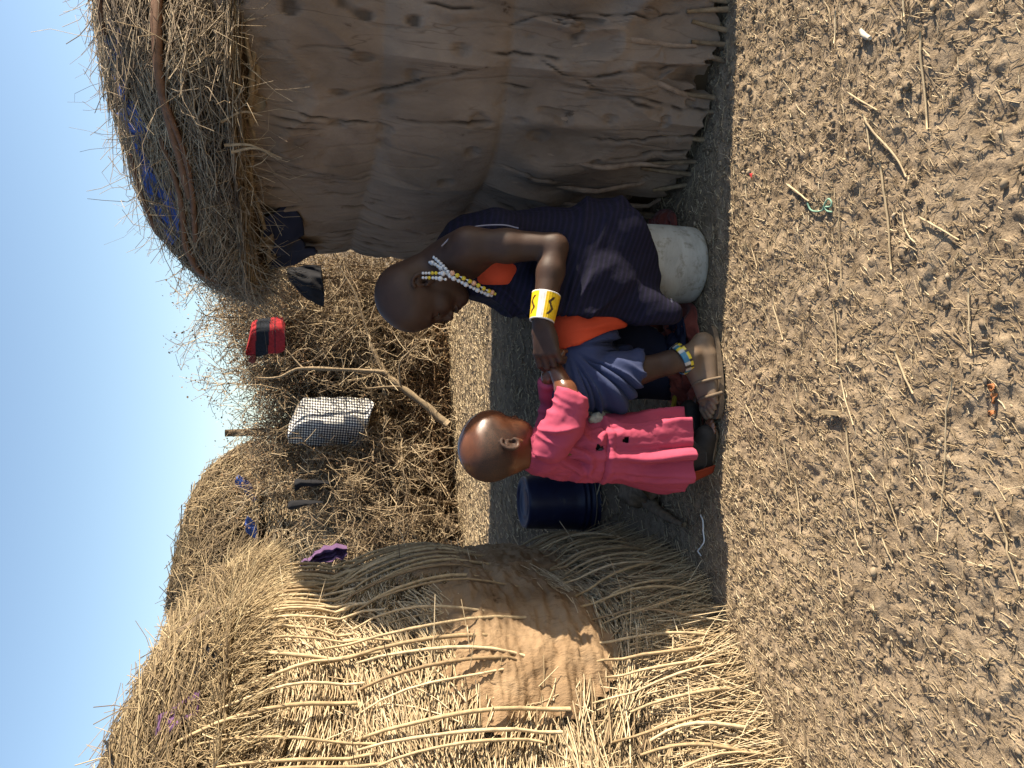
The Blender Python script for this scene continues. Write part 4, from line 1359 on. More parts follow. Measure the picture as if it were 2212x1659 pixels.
def hand(S, wrist, fwd, nrm, sc=1.0, curl=(35, 40, 30), thumb_side=1, spread=.2, thumb=(.55, .45), k=.004):
    """palm with four unequal bent fingers and a thumb; nrm points out of the back of the hand; thumb lies on side * thumb_side"""
    f = unit(fwd); n = unit(np.asarray(nrm) - f * np.dot(nrm, f)); s = np.cross(f, n) * thumb_side
    w = np.asarray(wrist, float)
    # palm
    for o in (-.026, -.009, .009, .026):
        S.cap(w + s * o * .62 * sc, w + (f * .078 + s * o * 1.05 + n * (.004 - abs(o) * .12)) * sc, .0135 * sc, .0115 * sc, .012 * sc)
    S.ell(w + (f * .045 - n * .006) * sc, np.array([.042, .034, .015]) * sc, np.array([f, s, n]), .012 * sc)
    tips = []
    for i, (o, ln) in enumerate(((.030, .92), (.0105, 1.0), (-.0095, .95), (-.029, .76))):
        base = w + (f * (.080 - .004 * abs(i - 1.2)) + s * o + n * .003) * sc
        d = unit(f + s * (o / .03) * spread * .4)
        p = base; ax_ = np.cross(n, d)
        nn_ = n
        for j, (seg, r0, r1) in enumerate(((.040, .0098, .0090), (.026, .0090, .0082), (.021, .0082, .0070))):
            a = math.radians(curl[j] * (1 + .06 * (i - 1)))
            d, nn_ = d * math.cos(a) - nn_ * math.sin(a), nn_ * math.cos(a) + d * math.sin(a)
            e = p + d * seg * ln * sc
            S.cap(p, e, r0 * sc, r1 * sc, k * sc)
            p = e
        tips.append(p)
    b0 = w + (f * .022 + s * .024 - n * .004) * sc
    d = unit(f * .75 + s * thumb[0] - n * thumb[1])
    p1 = b0 + d * .042 * sc
    d2 = unit(d + f * .35 - s * .25 - n * .2)
    p2 = p1 + d2 * .031 * sc
    d3 = unit(d2 - s * .35 - n * .15)
    p3 = p2 + d3 * .025 * sc
    S.chain([b0, p1, p2, p3], [.0145 * sc, .0118 * sc, .0105 * sc, .0085 * sc], .006 * sc)
    return tips


def foot(S, ankle, toe_dir, sc=1.0, side=1, k=.012):
    """bare foot, sole on the ground; ankle at its joint height"""
    f = unit(np.array([toe_dir[0], toe_dir[1], 0])); l = np.array([-f[1], f[0], 0]) * side
    a = np.asarray(ankle, float); g = np.array([a[0], a[1], a[2] - .070 * sc])
    Q = lambda x, y_, z: g + (f * x + l * y_) * sc + np.array([0, 0, z * sc])
    S.cap(a, Q(-.035, 0, .030), .030 * sc, .029 * sc, .02)
    S.cap(Q(-.040, 0, .028), Q(.02, 0, .025), .028 * sc, .026 * sc, .02)
    S.cap(a + f * .012 * sc, Q(.10, .008, .030), .030 * sc, .022 * sc, .025)
    S.cap(Q(.0, -.014, .02), Q(.115, -.022, .018), .024 * sc, .018 * sc, .02)
    S.cap(Q(.02, .012, .024), Q(.125, .018, .02), .024 * sc, .02 * sc, .02)
    for i, (o, x0, ln, r) in enumerate(((.030, .130, .040, .0125), (.010, .136, .034, .0095), (-.006, .130, .030, .009), (-.020, .122, .027, .0085), (-.033, .110, .024, .008))):
        p0 = Q(x0 - .02, o, .018); p1 = Q(x0 + ln * .5, o * 1.02, .020); p2 = Q(x0 + ln, o, .012)
        S.chain([p0, p1, p2], [r * sc * 1.05, r * sc, r * sc * .9], .004)
    S.ell(a + l * .027 * sc, np.array([.012, .012, .014]) * sc, None, .012)
    S.ell(a - l * .027 * sc, np.array([.012, .012, .013]) * sc, None, .012)


def J(x_img, y_img, y):
    """picture point in the landscape photograph's (x, y), scaled to 2212 x 1659"""
    return P(1659 - y_img, x_img, y)


# ================================================================== the woman
wo = thing('person', 'woman in a navy striped wrap and bead necklace sitting on a white bucket', 'person', (bc[0], bc[1], 0))
YC = 2.36
hip_n = J(1262, 545, 2.26); hip_f = J(1262, 545, 2.47)
knee_n = J(1250, 842, 2.20); knee_f = J(1225, 800, 2.50)
ank_n = J(1497, 770, 2.17); ank_n[2] = .085
ank_f = J(1432, 735, 2.52); ank_f[2] = .085
neck0 = J(968, 566, 2.345); headb = J(915, 592, 2.34)
hc = J(888, 640, 2.335)
sh_n = J(1012, 530, 2.215); sh_f = J(990, 560, 2.49)
elb_n = J(1198, 533, 2.150); wri_n = J(1171, 690, 2.115)
elb_f = J(1190, 560, 2.56); wri_f = J(1205, 715, 2.235)
pit = math.radians(27)
yaw = math.radians(6)
hf = np.array([-math.cos(pit) * math.cos(yaw), -math.cos(pit) * math.sin(yaw), -math.sin(pit)])
hl = unit(np.array([hf[1], -hf[0], 0])) * -1
hl = hl if hl[1] < 0 else -hl
hu = np.cross(hf, hl); hu = hu if hu[2] > 0 else -hu

B = SDF((-.20, 2.0, -.01), (.62, 2.72, 1.06), .0032)
headL = head(B, hc, hf, hu, hl, 1.04)
B.cap(headb, neck0, .047, .050, .03)
B.cap(headL(-.045, 0, -.05), neck0 + [.008, 0, 0], .045, .05, .03)
chest = J(1075, 548, YC); belly = J(1190, 535, YC); pelv = J(1268, 545, YC)
B.ell(chest, (.088, .145, .15), None, .03)
B.ell(J(1010, 555, YC), (.075, .165, .07), None, .05)
B.ell(belly, (.095, .12, .14), None, .04)
B.ell(pelv, (.11, .15, .10), None, .04)
B.cap(J(985, 556, 2.29), sh_n, .050, .045, .04)
B.cap(J(955, 562, 2.31), J(1000, 540, 2.25), .04, .044, .04)
B.cap(J(985, 560, 2.44), sh_f, .05, .05, .03)
B.chain([sh_n, sh_n + (elb_n - sh_n) * .45, elb_n], [.045, .044, .036], .02)
B.chain([elb_n, elb_n + (wri_n - elb_n) * .35, wri_n], [.036, .038, .025], .012)
B.chain([sh_f, elb_f, wri_f], [.048, .036, .025], .015)
# legs
B.chain([hip_n, knee_n], [.075, .052], .03); B.chain([hip_f, knee_f], [.075, .052], .03)
cn = knee_n + (ank_n - knee_n) * .35; cf = knee_f + (ank_f - knee_f) * .35
B.chain([knee_n, cn + [.004, 0, 0], knee_n + (ank_n - knee_n) * .8, ank_n], [.048, .047, .031, .031], .02)
B.chain([knee_f, cf, ank_f], [.048, .046, .032], .02)
foot(B, ank_n, (-1, -.10, 0), 1.0, -1)
foot(B, ank_f, (-1, .15, 0), 1.0, 1)
# hands: the near one over the child's far wrist, the far one round the near wrist
tips_n = hand(B, wri_n + np.array([-.012, 0, -.002]), J(1186, 775, 2.12) - wri_n + [0, 0, .004], (-.15, -.72, .68), 1.0, (22, 42, 40), 1, .15, (.5, .8))
tips_f = hand(B, wri_f + np.array([.0, .0, 0]), J(1208, 770, 2.19) - wri_f, (-.1, -.55, .8), .95, (42, 55, 45), -1, .1, (.4, .8))
sculpt('body', B, M['skin_w'], wo, it=1)

# eyes: dark glint under lowered lids
for s in (-1, 1):
    Ee = SDF(headL(.078, s * .031, -.034) - .02, headL(.078, s * .031, -.034) + .02, .002)
    Ee.ell(headL(.0775, s * .0325, -.0365), (.0065, .0098, .0038), np.array([hf, hl, hu]), .002)
    sculpt('eye', Ee, M['eye'], wo, it=1)
    Eb = SDF(headL(.082, s * .033, -.008) - .04, headL(.082, s * .033, -.008) + .04, .0025)
    Eb.chain([headL(.088, s * .014, -.008), headL(.084, s * .034, -.002), headL(.068, s * .050, -.006)], [.0022, .0030, .0018], .003)
    sculpt('eyebrow', Eb, M['hair'], wo, it=1)

# ---- clothes
def fold_fan(p0, amp, kk, seed):
    """folds that fan out from a gathered point, plus soft creases"""
    def f(V):
        d = V - np.asarray(p0)
        a = np.arctan2(d[:, 2], d[:, 0]); r = np.hypot(d[:, 0], d[:, 2])
        fan = np.abs(noise(a * kk + .6 * noise(r * 6, a, seed=seed), V[:, 1] * 4, r * 2.0, seed=seed + 1))
        return amp * (1 - 2.6 * fan) * sstep(.02, .16, r) + amp * .35 * fbm(V[:, 0] * 18, V[:, 1] * 18, V[:, 2] * 12, seed=seed + 3, oct=3)
    return f


# underdress over the chest
O1 = SDF((.0, 2.05, .25), (.60, 2.66, 1.0), .0042)
O1.ell(chest, (.094, .150, .145), None, .03); O1.ell(belly, (.103, .13, .14), None, .04); O1.ell(pelv, (.12, .16, .10), None, .04)
O1.ell(J(1075, 600, YC - .02), (.070, .120, .085), None, .04)
O1.plane(J(1052, 590, 2.2), (-.10, .15, -.95))
sculpt('underdress', O1, M['orange'], wo, fold_fan(J(1210, 700, 2.3), .005, 3.0, 400))

# lap: one field, three layers of cloth
LAP = SDF((-.30, 1.98, .0), (.62, 2.74, .62), .0045)
kn = J(1243, 838, 2.20); kf = J(1228, 815, 2.48)
LAP.chain([hip_n, kn], [.094, .068], .03)
LAP.chain([hip_f, kf], [.094, .066], .03)
LAP.ell((hip_n + kn + hip_f + kf) / 4 + [0, 0, -.02], (.20, .16, .075), None, .06)
BASE = LAP.copy()
# blue skirt: over both knees, hanging to mid shin on the near leg, lower behind
SK = BASE.copy()
SK.chain([kn, J(1320, 828, 2.19), J(1395, 804, 2.185)], [.066, .066, .062], .03)
SK.chain([kf, J(1330, 815, 2.47), J(1460, 812, 2.47)], [.070, .072, .070], .03)
SK.ell(J(1330, 800, 2.36), (.075, .11, .12), None, .05)
SK.plane(J(1250, 700, 2.2), (-1, 0, .1))
h0 = J(1368, 826, 2.17)
SKn = SK.copy().plane(h0, (.30, .05, 1.0))
SKn.shell(.010)
sculpt('skirt', SKn, M['blue_skirt'], wo, fold_fan(J(1212, 750, 2.2), .020, 5.6, 410))
SKf = SDF((-.25, 2.2, .0), (.3, 2.62, .5), .005)
SKf.chain([J(1270, 800, 2.44), J(1350, 808, 2.44), J(1462, 815, 2.44)], [.066, .072, .075], .03)
SKf.ell(J(1370, 760, 2.44), (.09, .06, .12), None, .04)
SKf.plane(J(1452, 810, 2.42), (.05, 0, 1)).shell(.012)
sculpt('skirt_lining', SKf, M['navy_cloth'], wo, fold_fan(J(1200, 800, 2.4), .006, 4, 415))
hem = [J(x, y, yy) for x, y, yy in ((1452, 893, 2.40), (1456, 870, 2.365), (1460, 845, 2.36), (1464, 825, 2.37))]
tube('skirt_hem', catmull(hem, 5), .008, M['yellow_cloth'], wo, 8, tint=.5)

OR = BASE.copy(); OR.a -= .010
OR.ell(J(1290, 700, 2.22), (.07, .05, .075), None, .04)
p1, p2 = J(1208, 756, 2.2), J(1378, 690, 2.2)
dd = unit(p2 - p1); nrm = np.array([dd[2], 0, -dd[0]]); nrm = nrm if nrm[0] > 0 else -nrm
OR.plane(p1, nrm).plane(J(1210, 640, 2.2), (-1, 0, 0)).plane(J(1374, 690, 2.2), (0, 0, 1)).shell(.009)
sculpt('underdress_skirt', OR, M['orange'], wo, fold_fan(J(1190, 720, 2.2), .009, 4.0, 420))

# the wrap: back, far shoulder, front and lap, with the near shoulder left bare
SH = SDF((-.14, 1.96, .0), (.66, 2.78, 1.02), .0042)
SH.ell(chest + [.012, .0, 0], (.115, .172, .155), None, .03)
SH.ell(J(1010, 545, YC + .03), (.085, .165, .075), None, .05)
SH.ell(belly + [.006, 0, 0], (.122, .155, .15), None, .05)
SH.ell(pelv + [.0, 0, -.01], (.148, .185, .125), None, .05)
SH.cap(J(975, 570, 2.43), sh_f, .062, .066, .03)
SH.chain([sh_f, elb_f + [0, 0, .03]], [.064, .058], .03)
SH.chain([elb_f, wri_f + [.10, .05, .0]], [.058, .045], .03)
SH.chain([hip_n, J(1243, 700, 2.215)], [.112, .092], .04)
SH.chain([hip_f, J(1243, 700, 2.46)], [.112, .092], .04)
SH.ell(J(1235, 640, 2.34), (.12, .17, .085), None, .05)
# front panel falling from the far shoulder across the chest to the lap
SH.chain([J(1035, 600, 2.37), J(1110, 625, 2.29), J(1180, 660, 2.235), J(1215, 690, 2.22)], [.058, .062, .062, .058], .04)
# flap that hangs over the near side of the bucket
SH.chain([J(1290, 600, 2.185), J(1400, 655, 2.160), J(1448, 668, 2.155)], [.05, .030, .022], .04)
SH.chain([J(1300, 660, 2.185), J(1440, 675, 2.155)], [.03, .018], .04)
SH.ell(J(1330, 600, 2.185), (.125, .038, .135), None, .04)
SH.ell(J(1330, 505, 2.28), (.095, .15, .125), None, .05)
pa, pb = J(1366, 440, 2.16), J(1466, 655, 2.15)
dd = unit(pb - pa); nr_ = np.array([dd[2], 0, -dd[0]]); nr_ = nr_ if nr_[2] > 0 else -nr_
SH.plane(pa, nr_ + [0, .03, 0])
pa, pb = J(1205, 678, 2.18), J(1455, 694, 2.18)
dd = unit(pb - pa); nr_ = np.array([dd[2], 0, -dd[0]]); nr_ = nr_ if nr_[0] > 0 else -nr_
SH.plane(J(1300, 688, 2.18), nr_)
# armhole: bare near shoulder, upper arm and side of the chest
SH.ell(J(1000, 545, 2.16), (.085, .105, .085), None, .012, sub=True)
SH.chain([], [], 1)
for q, r in ((J(1040, 545, 2.135), .085), (J(1090, 560, 2.135), .078), (J(1130, 580, 2.145), .062), (J(1060, 595, 2.16), .060), (J(1110, 610, 2.15), .045)):
    SH.ell(q, (r, r * 1.0, r), None, .012, sub=True)
SH.ell(J(985, 610, 2.27), (.09, .10, .05), None, .012, sub=True)
SH.ell(J(940, 590, 2.33), (.075, .075, .075), None, .012, sub=True)
# keep it clear of the near forearm
for t in np.linspace(0, 1.25, 9):
    SH.ell(elb_n + (wri_n - elb_n) * t + [0, -.03, 0.0], (.046, .05, .042), None, .008, sub=True)
sculpt('wrap', SH, M['shuka'], wo, fold_fan(J(1195, 735, 2.2), .014, 5.5, 430), it=3)
# pale stitched edge of the wrap behind the arm and along the flap
tube('wrap_edge', catmull([J(954, 532, 2.226), J(985, 503, 2.222), J(1030, 489, 2.205), J(1085, 486, 2.186), J(1120, 493, 2.174)], 6), .0022, M['trim'], wo, 6, tint=.5)
tube('wrap_edge', catmull([J(1425, 693, 2.138), J(1443, 682, 2.134), J(1452, 664, 2.130), J(1450, 645, 2.128)], 6), .0024, M['trim'], wo, 6, tint=.5)

# ---- bead work
bead_me = None
def bead(parent, p, r, mat, sq=1.0):
    global bead_me
    key = mat.name
    if bead_me is None:
        bead_me = {}
    if key not in bead_me:
        u = np.linspace(0, math.pi, 6); v = np.arange(8) / 8 * 2 * math.pi
        A, Bv = np.meshgrid(u, v, indexing='ij')
        o = mk('bead', np.stack([np.sin(A) * np.cos(Bv), np.sin(A) * np.sin(Bv), np.cos(A)], -1), grid_faces(6, 8, wrap_m=True), mat)
        bead_me[key] = o.data
        COL.objects.unlink(o); bpy.data.objects.remove(o)
    o = bpy.data.objects.new('bead', bead_me[key])
    COL.objects.link(o)
    o.parent = parent
    o.location = Vector(p) - parent.matrix_basis.translation if False else Vector(p)
    o.matrix_parent_inverse = Matrix.Translation(-wo.location)
    o.scale = (r, r, r * sq)
    return o


def bead_string(name, pts, r, pattern, n=None):
    pl = catmull(pts, 12)
    d = np.concatenate([[0], np.cumsum(np.linalg.norm(np.diff(pl, axis=0), axis=1))])
    st = tube(name, pl, r * .3, M['white_string'], wo, 5, tint=.5)
    st.matrix_parent_inverse = Matrix.Translation(-wo.location)
    x = 0; i = 0
    while x < d[-1]:
        mt, rr = pattern[i % len(pattern)]
        p = np.array([np.interp(x, d, pl[:, k]) for k in range(3)])
        o = bpy.data.objects.new('bead', None) if False else bead(st, p, rr, M[mt])
        o.matrix_parent_inverse = st.matrix_world.inverted() if False else Matrix.Identity(4)
        o.location = Vector(p) + Vector((0, 0, 0))
        x += rr * 2.0; i += 1
    return st


W5, W7, Y6 = ('bead_white', .0056), ('bead_white', .0076), ('bead_yellow', .0064)
# necklace strands: from the nape, past the neck, down to the chest
bead_string('necklace', [J(918, 552, 2.375), J(922, 545, 2.33), J(938, 556, 2.27), J(962, 580, 2.235), J(972, 594, 2.225)], .005, [W5])
bead_string('necklace', [J(925, 566, 2.29), J(940, 571, 2.258), J(960, 586, 2.24), J(974, 597, 2.232)], .005, [W5, W5, W7])
bead_string('necklace', [J(972, 597, 2.225), J(992, 607, 2.222), J(1012, 617, 2.225), J(1035, 628, 2.235), J(1056, 636, 2.25), J(1072, 640, 2.27)], .006, [W5, W7, W5])
bead_string('necklace', [J(977, 590, 2.220), J(995, 598, 2.215), J(1012, 606, 2.215), J(1032, 616, 2.222), J(1055, 628, 2.235), J(1080, 638, 2.262)], .005, [('bead_peach', .0075), Y6, ('bead_white', .003), Y6, ('bead_white', .003), Y6])
# two ear strings
bead_string('earring', [J(914, 590, 2.243), J(925, 590, 2.240), J(945, 590, 2.232), J(968, 592, 2.222)], .004, [('bead_white', .0042), ('bead_white', .0042), ('bead_white', .0042), ('bead_yellow', .005), ('bead_yellow', .005), ('bead_white', .0046), W7, ('bead_white', .0046)])
bead_string('earring', [J(914, 600, 2.242), J(928, 600, 2.240), J(945, 601, 2.233), J(965, 604, 2.222)], .004, [('bead_white', .0042), ('bead_white', .0042), ('bead_yellow', .005), ('bead_white', .0046), W5, W7])


def band(name, c0, c1, r0, r1, dye, parent, nu=96, nv=24, thick=.004, squash=1.0, up=None):
    """beaded cuff round the axis c0-c1; dye(u 0..1, v 0..1) gives its pattern"""
    c0 = np.asarray(c0); c1 = np.asarray(c1)
    ax_ = unit(c1 - c0); ref = np.array([0, 0, 1.0]) if abs(ax_[2]) < .8 else np.array([1.0, 0, 0])
    A_ = np.array([0, -.86, .5]); A_ = unit(A_ - ax_ * A_.dot(ax_)); B_ = np.cross(ax_, A_)     # u = 0 faces the alley mouth
    u = np.arange(nu) / nu; v = np.linspace(0, 1, nv)
    prof = [(q, 0.0) for q in v] + [(q, -thick) for q in v[::-1]]
    rows = []; cols = []
    for q, o in prof:
        c_ = c0 + (c1 - c0) * q; r = r0 + (r1 - r0) * q + o
        bump_ = .0006 * np.abs(np.sin(u * nu / 4 * math.pi)) if o == 0 else 0
        rows.append(c_ + (r + bump_ * np.ones(nu))[:, None] * (np.cos(u * 2 * math.pi)[:, None] * A_ * squash + np.sin(u * 2 * math.pi)[:, None] * B_))
        cols.append(dye(u, np.full(nu, q)))
    return mk(name, np.stack(rows), grid_faces(len(prof), nu, wrap_n=True, wrap_m=True), M['beads'], parent, col=np.stack(cols).reshape(-1, 3))


def cuff_dye(u, v):
    yel = np.array([.80, .52, .015]); wh = np.array([.70, .67, .66]); bk = np.array([.045, .022, .012])
    w_ = np.mod(u * 2 + .5, 1.0) - .5            # the pattern repeats twice round the wrist
    c_ = np.where((np.abs(w_) < .085)[:, None], wh, yel)
    zig = np.abs(np.mod(v * 2.3 + .1, 1.0) - .5) * 2
    for cc in (-.24, .24):
        c_ = np.where((np.abs(w_ - cc - .11 * (zig - .5)) < .036)[:, None] & ((v > .18) & (v < .84))[:, None], bk, c_)
    return np.where(((v < .045) | (v > .955))[:, None], wh * .95, c_)


cb0 = elb_n + (wri_n - elb_n) * .66; cb1 = elb_n + (wri_n - elb_n) * 1.03
band('bracelet', cb0, cb1, .0385, .0330, cuff_dye, wo, 132, 40)


def anklet_dye(u, v):
    pal = np.array([[.045, .20, .34], [.045, .20, .34], [.50, .50, .46], [.02, .02, .02], [.50, .46, .40], [.04, .22, .30], [.72, .55, .03], [.55, .53, .48], [.05, .20, .32]])
    i = (np.floor(u * 27).astype(int)) % 9
    c_ = pal[i]
    j = (np.floor(u * 40).astype(int)) % 3
    edge_ = np.where((j == 2)[:, None], np.array([.02, .02, .02]), np.array([.75, .58, .04]))
    return np.where((v > .66)[:, None], edge_, c_)


def anklet(name, c, ax_, r, h):
    ax_ = unit(ax_)
    return band(name, c - ax_ * h / 2, c + ax_ * h / 2, r, r + .004, anklet_dye, wo, 108, 14)


sd = unit(ank_n - knee_n)
anklet('anklet', ank_n - sd * .030 + [0, 0, .0], np.array([.45, 0, -.9]), .0425, .024)
anklet('anklet', knee_f + (ank_f - knee_f) * .90, np.array([.15, 0, -1]), .048, .022)


# ---- sandals
def sandal(label, an, dirv, parent):
    f = unit(np.array([dirv[0], dirv[1], 0])); l = np.array([-f[1], f[0], 0])
    g = np.array([an[0], an[1], .006])
    t = thing('sandal', label, 'sandal', tuple(g), 'the woman\'s sandals')
    th = np.linspace(0, 2 * math.pi, 40, endpoint=False)
    x = .045 + .135 * np.cos(th); w_ = (.040 + .010 * np.cos(th)) * np.sign(np.sin(th)) * np.abs(np.sin(th)) ** .75
    out = g + x[:, None] * f + w_[:, None] * l
    V = np.vstack([out * 1, out + [0, 0, .014]]); n = 40
    V = np.vstack([V, [out.mean(0)], [out.mean(0) + [0, 0, .014]]])
    i = np.arange(n); i2 = (i + 1) % n
    F = [np.stack([i, i2, n + i2, n + i], -1), np.vstack([np.stack([i2, i, np.full(n, 2 * n)], -1), np.stack([n + i, n + i2, np.full(n, 2 * n + 1)], -1)])]
    mk('sole', V, F, M['rubber'], t, smooth=False)
    def strap(name, pts, r):
        tube(name, catmull([g + f * a_ + l * b_ + np.array([0, 0, c_]) for a_, b_, c_ in pts], 6), r, M['rubber'], t, 8, tint=.4)
    strap('strap', [(.075, -.052, .012), (.085, -.040, .045), (.080, 0, .072), (.072, .036, .048), (.065, .05, .012)], .0045)
    strap('strap', [(.118, -.055, .012), (.125, -.042, .036), (.122, 0, .052), (.115, .040, .036), (.108, .052, .012)], .0055)
    strap('strap', [(.045, -.050, .014), (.02, -.042, .06), (-.02, -.034, .075)], .0035)
    q = g + f * .092 - l * .045 + np.array([0, 0, .040])
    V, F = tube_geo(np.array([q, q - l * .008]), .007, 10)
    mk('stud', V, F, M['bead_white'] if False else M['stone'], t)
    return t


sandal('dusty strapped sandal on the woman\'s forward foot', ank_n, (-1, -.10), None)
sandal('dark sandal on the woman\'s tucked back foot', ank_f, (-1, .15), None)

# ================================================================== the child
ch = thing('person', 'toddler in a torn pink dress held by both wrists', 'person', (J(1500, 985, 2.2)[0], 2.2, 0))
pc = math.radians(13); yc = math.radians(24)
cf_ = np.array([math.cos(pc) * math.cos(yc), math.cos(pc) * math.sin(yc), -math.sin(pc)])
cl_ = unit(np.array([cf_[1], -cf_[0], 0])); cu_ = np.cross(cl_, cf_); cu_ = cu_ if cu_[2] > 0 else -cu_
chc = J(1068, 964, 2.195)
C = SDF((-.42, 1.98, -.01), (.20, 2.44, .82), .0032)
cL = head(C, chc, cf_, cu_, cl_, 1.0, child=True)
cneck = J(1150, 975, 2.20)
C.cap(cL(-.030, 0, -.055), cneck, .036, .040, .02)
cch = J(1210, 972, 2.20); cbe = J(1300, 972, 2.20)
C.ell(cch, (.062, .085, .075), None, .03); C.ell(cbe, (.07, .085, .085), None, .03)
cs_n = J(1192, 960, 2.115); cs_f = J(1180, 955, 2.275)
ce_n = J(1236, 872, 2.085); cw_n = J(1197, 790, 2.150)
ce_f = J(1195, 880, 2.262); cw_f = J(1184, 815, 2.175)
C.cap(cch, cs_n, .04, .034, .02); C.cap(cch, cs_f, .04, .034, .02)
C.chain([cs_n, ce_n, ce_n + (cw_n - ce_n) * .35, cw_n], [.033, .027, .028, .0195], .012)
C.chain([cs_f, ce_f, cw_f], [.033, .027, .02], .012)
hand(C, cw_n, J(1210, 750, 2.170) - cw_n, (.0, -.7, .7), .58, (40, 60, 50), -1, .1)
hand(C, cw_f, J(1180, 770, 2.16) - cw_f, (.0, -.5, .8), .58, (40, 60, 50), 1, .1)
cg = lambda x, y, yy, z: np.array([*J(x, y, yy)[:2], z])
hipn = J(1390, 982, 2.172); hipf = J(1390, 975, 2.235)
akn = cg(1500, 983, 2.195, .055); akf = cg(1500, 930, 2.27, .055)
C.chain([hipn, (hipn + akn) / 2, akn], [.048, .042, .032], .02)
C.chain([hipf, (hipf + akf) / 2, akf], [.048, .042, .032], .02)
foot(C, akn, (.95, -.35, 0), .62, 1); foot(C, akf, (.95, .1, 0), .62, -1)
V, F = C.mesh(); V = smooth_mesh(V, F, 1)
q = V - chc
fa, ua = q @ cf_, q @ cu_
nz = fbm(V[:, 0] * 45, V[:, 1] * 45, V[:, 2] * 45, seed=500, oct=4)
m_ = np.minimum((.052 - fa) / .035, (.066 - ua - .25 * np.maximum(0, fa)) / .03) + .5 * nz
m_ = np.minimum(m_, (ua + .062 + .7 * np.maximum(0, fa - .01)) / .022 + .5 * nz)
mk('body', V, F, M['skin_c'], ch, tint=np.clip(m_, 0, 1) * (q @ cl_ < 9) * (np.linalg.norm(q, axis=1) < .125))
for s in (-1, 1):
    Ee = SDF(cL(.070, s * .028, -.022) - .02, cL(.070, s * .028, -.022) + .02, .002)
    Ee.ell(cL(.0745, s * .0285, -.0225), (.0070, .0090, .0050), np.array([cf_, cl_, cu_]), .002)
    sculpt('eye', Ee, M['eye'], ch, it=1)
    Eb = SDF(cL(.082, s * .03, -.002) - .04, cL(.082, s * .03, -.002) + .04, .0025)
    Eb.chain([cL(.088, s * .014, -.004), cL(.084, s * .030, .001), cL(.070, s * .044, -.003)], [.0018, .0024, .0014], .003)
    sculpt('eyebrow', Eb, M['hair'], ch, it=1)

# trousers and shoes
T = SDF((-.42, 2.0, -.005), (.1, 2.42, .32), .004)
T.chain([hipn, (hipn + akn) / 2, akn + [0, 0, .0]], [.048, .046, .044], .02)
T.chain([hipf, (hipf + akf) / 2, akf], [.048, .046, .044], .02)
T.plane(J(1400, 980, 2.2) * [0, 0, 1] + [0, 0, 0], (0, 0, -1))
T.plane(akn + [0, 0, -.012], (0, 0, 1))
sculpt('trousers', T, M['trouser'], ch, fold_fan(hipn, .004, 4, 520))
def shoe(label, an, dirv):
    f = unit(np.array([dirv[0], dirv[1], 0])); l = np.array([-f[1], f[0], 0]); g = np.array([an[0], an[1], .004])
    t = thing('shoe', label, 'shoe', tuple(g), 'the child\'s shoes')
    S_ = SDF(g - [.12, .12, .01], g + [.14, .12, .12], .0035)
    Q = lambda a_, b_, c_: g + f * a_ + l * b_ + np.array([0, 0, c_])
    S_.cap(Q(-.028, 0, .03), Q(-.020, 0, .075), .032, .036, .02)
    S_.cap(Q(-.02, 0, .028), Q(.06, 0, .026), .031, .030, .02)
    S_.cap(Q(.02, 0, .045), Q(.06, 0, .032), .03, .026, .02)
    S_.plane(g + [0, 0, .004], (0, 0, 1)).plane(g + [0, 0, .083], (0, 0, -1))
    sculpt('upper', S_, M['shoe'], t)
    S2 = SDF(g - [.12, .12, .02], g + [.14, .12, .06], .0035)
    S2.cap(Q(-.028, 0, .03), Q(.062, 0, .03), .036, .035, .02)
    S2.plane(g, (0, 0, 1)).plane(g + [0, 0, .013], (0, 0, -1))
    sculpt('sole', S2, M['rubber'], t)
    A, B_ = np.meshgrid(np.linspace(-1, 1, 9), np.linspace(-1, 1, 9), indexing='ij')
    return t
shoe('scuffed black shoe on the child\'s near foot', akn, (.95, -.35))
shoe('black shoe on the child\'s far foot, beside the red rag', akf, (.95, .1))

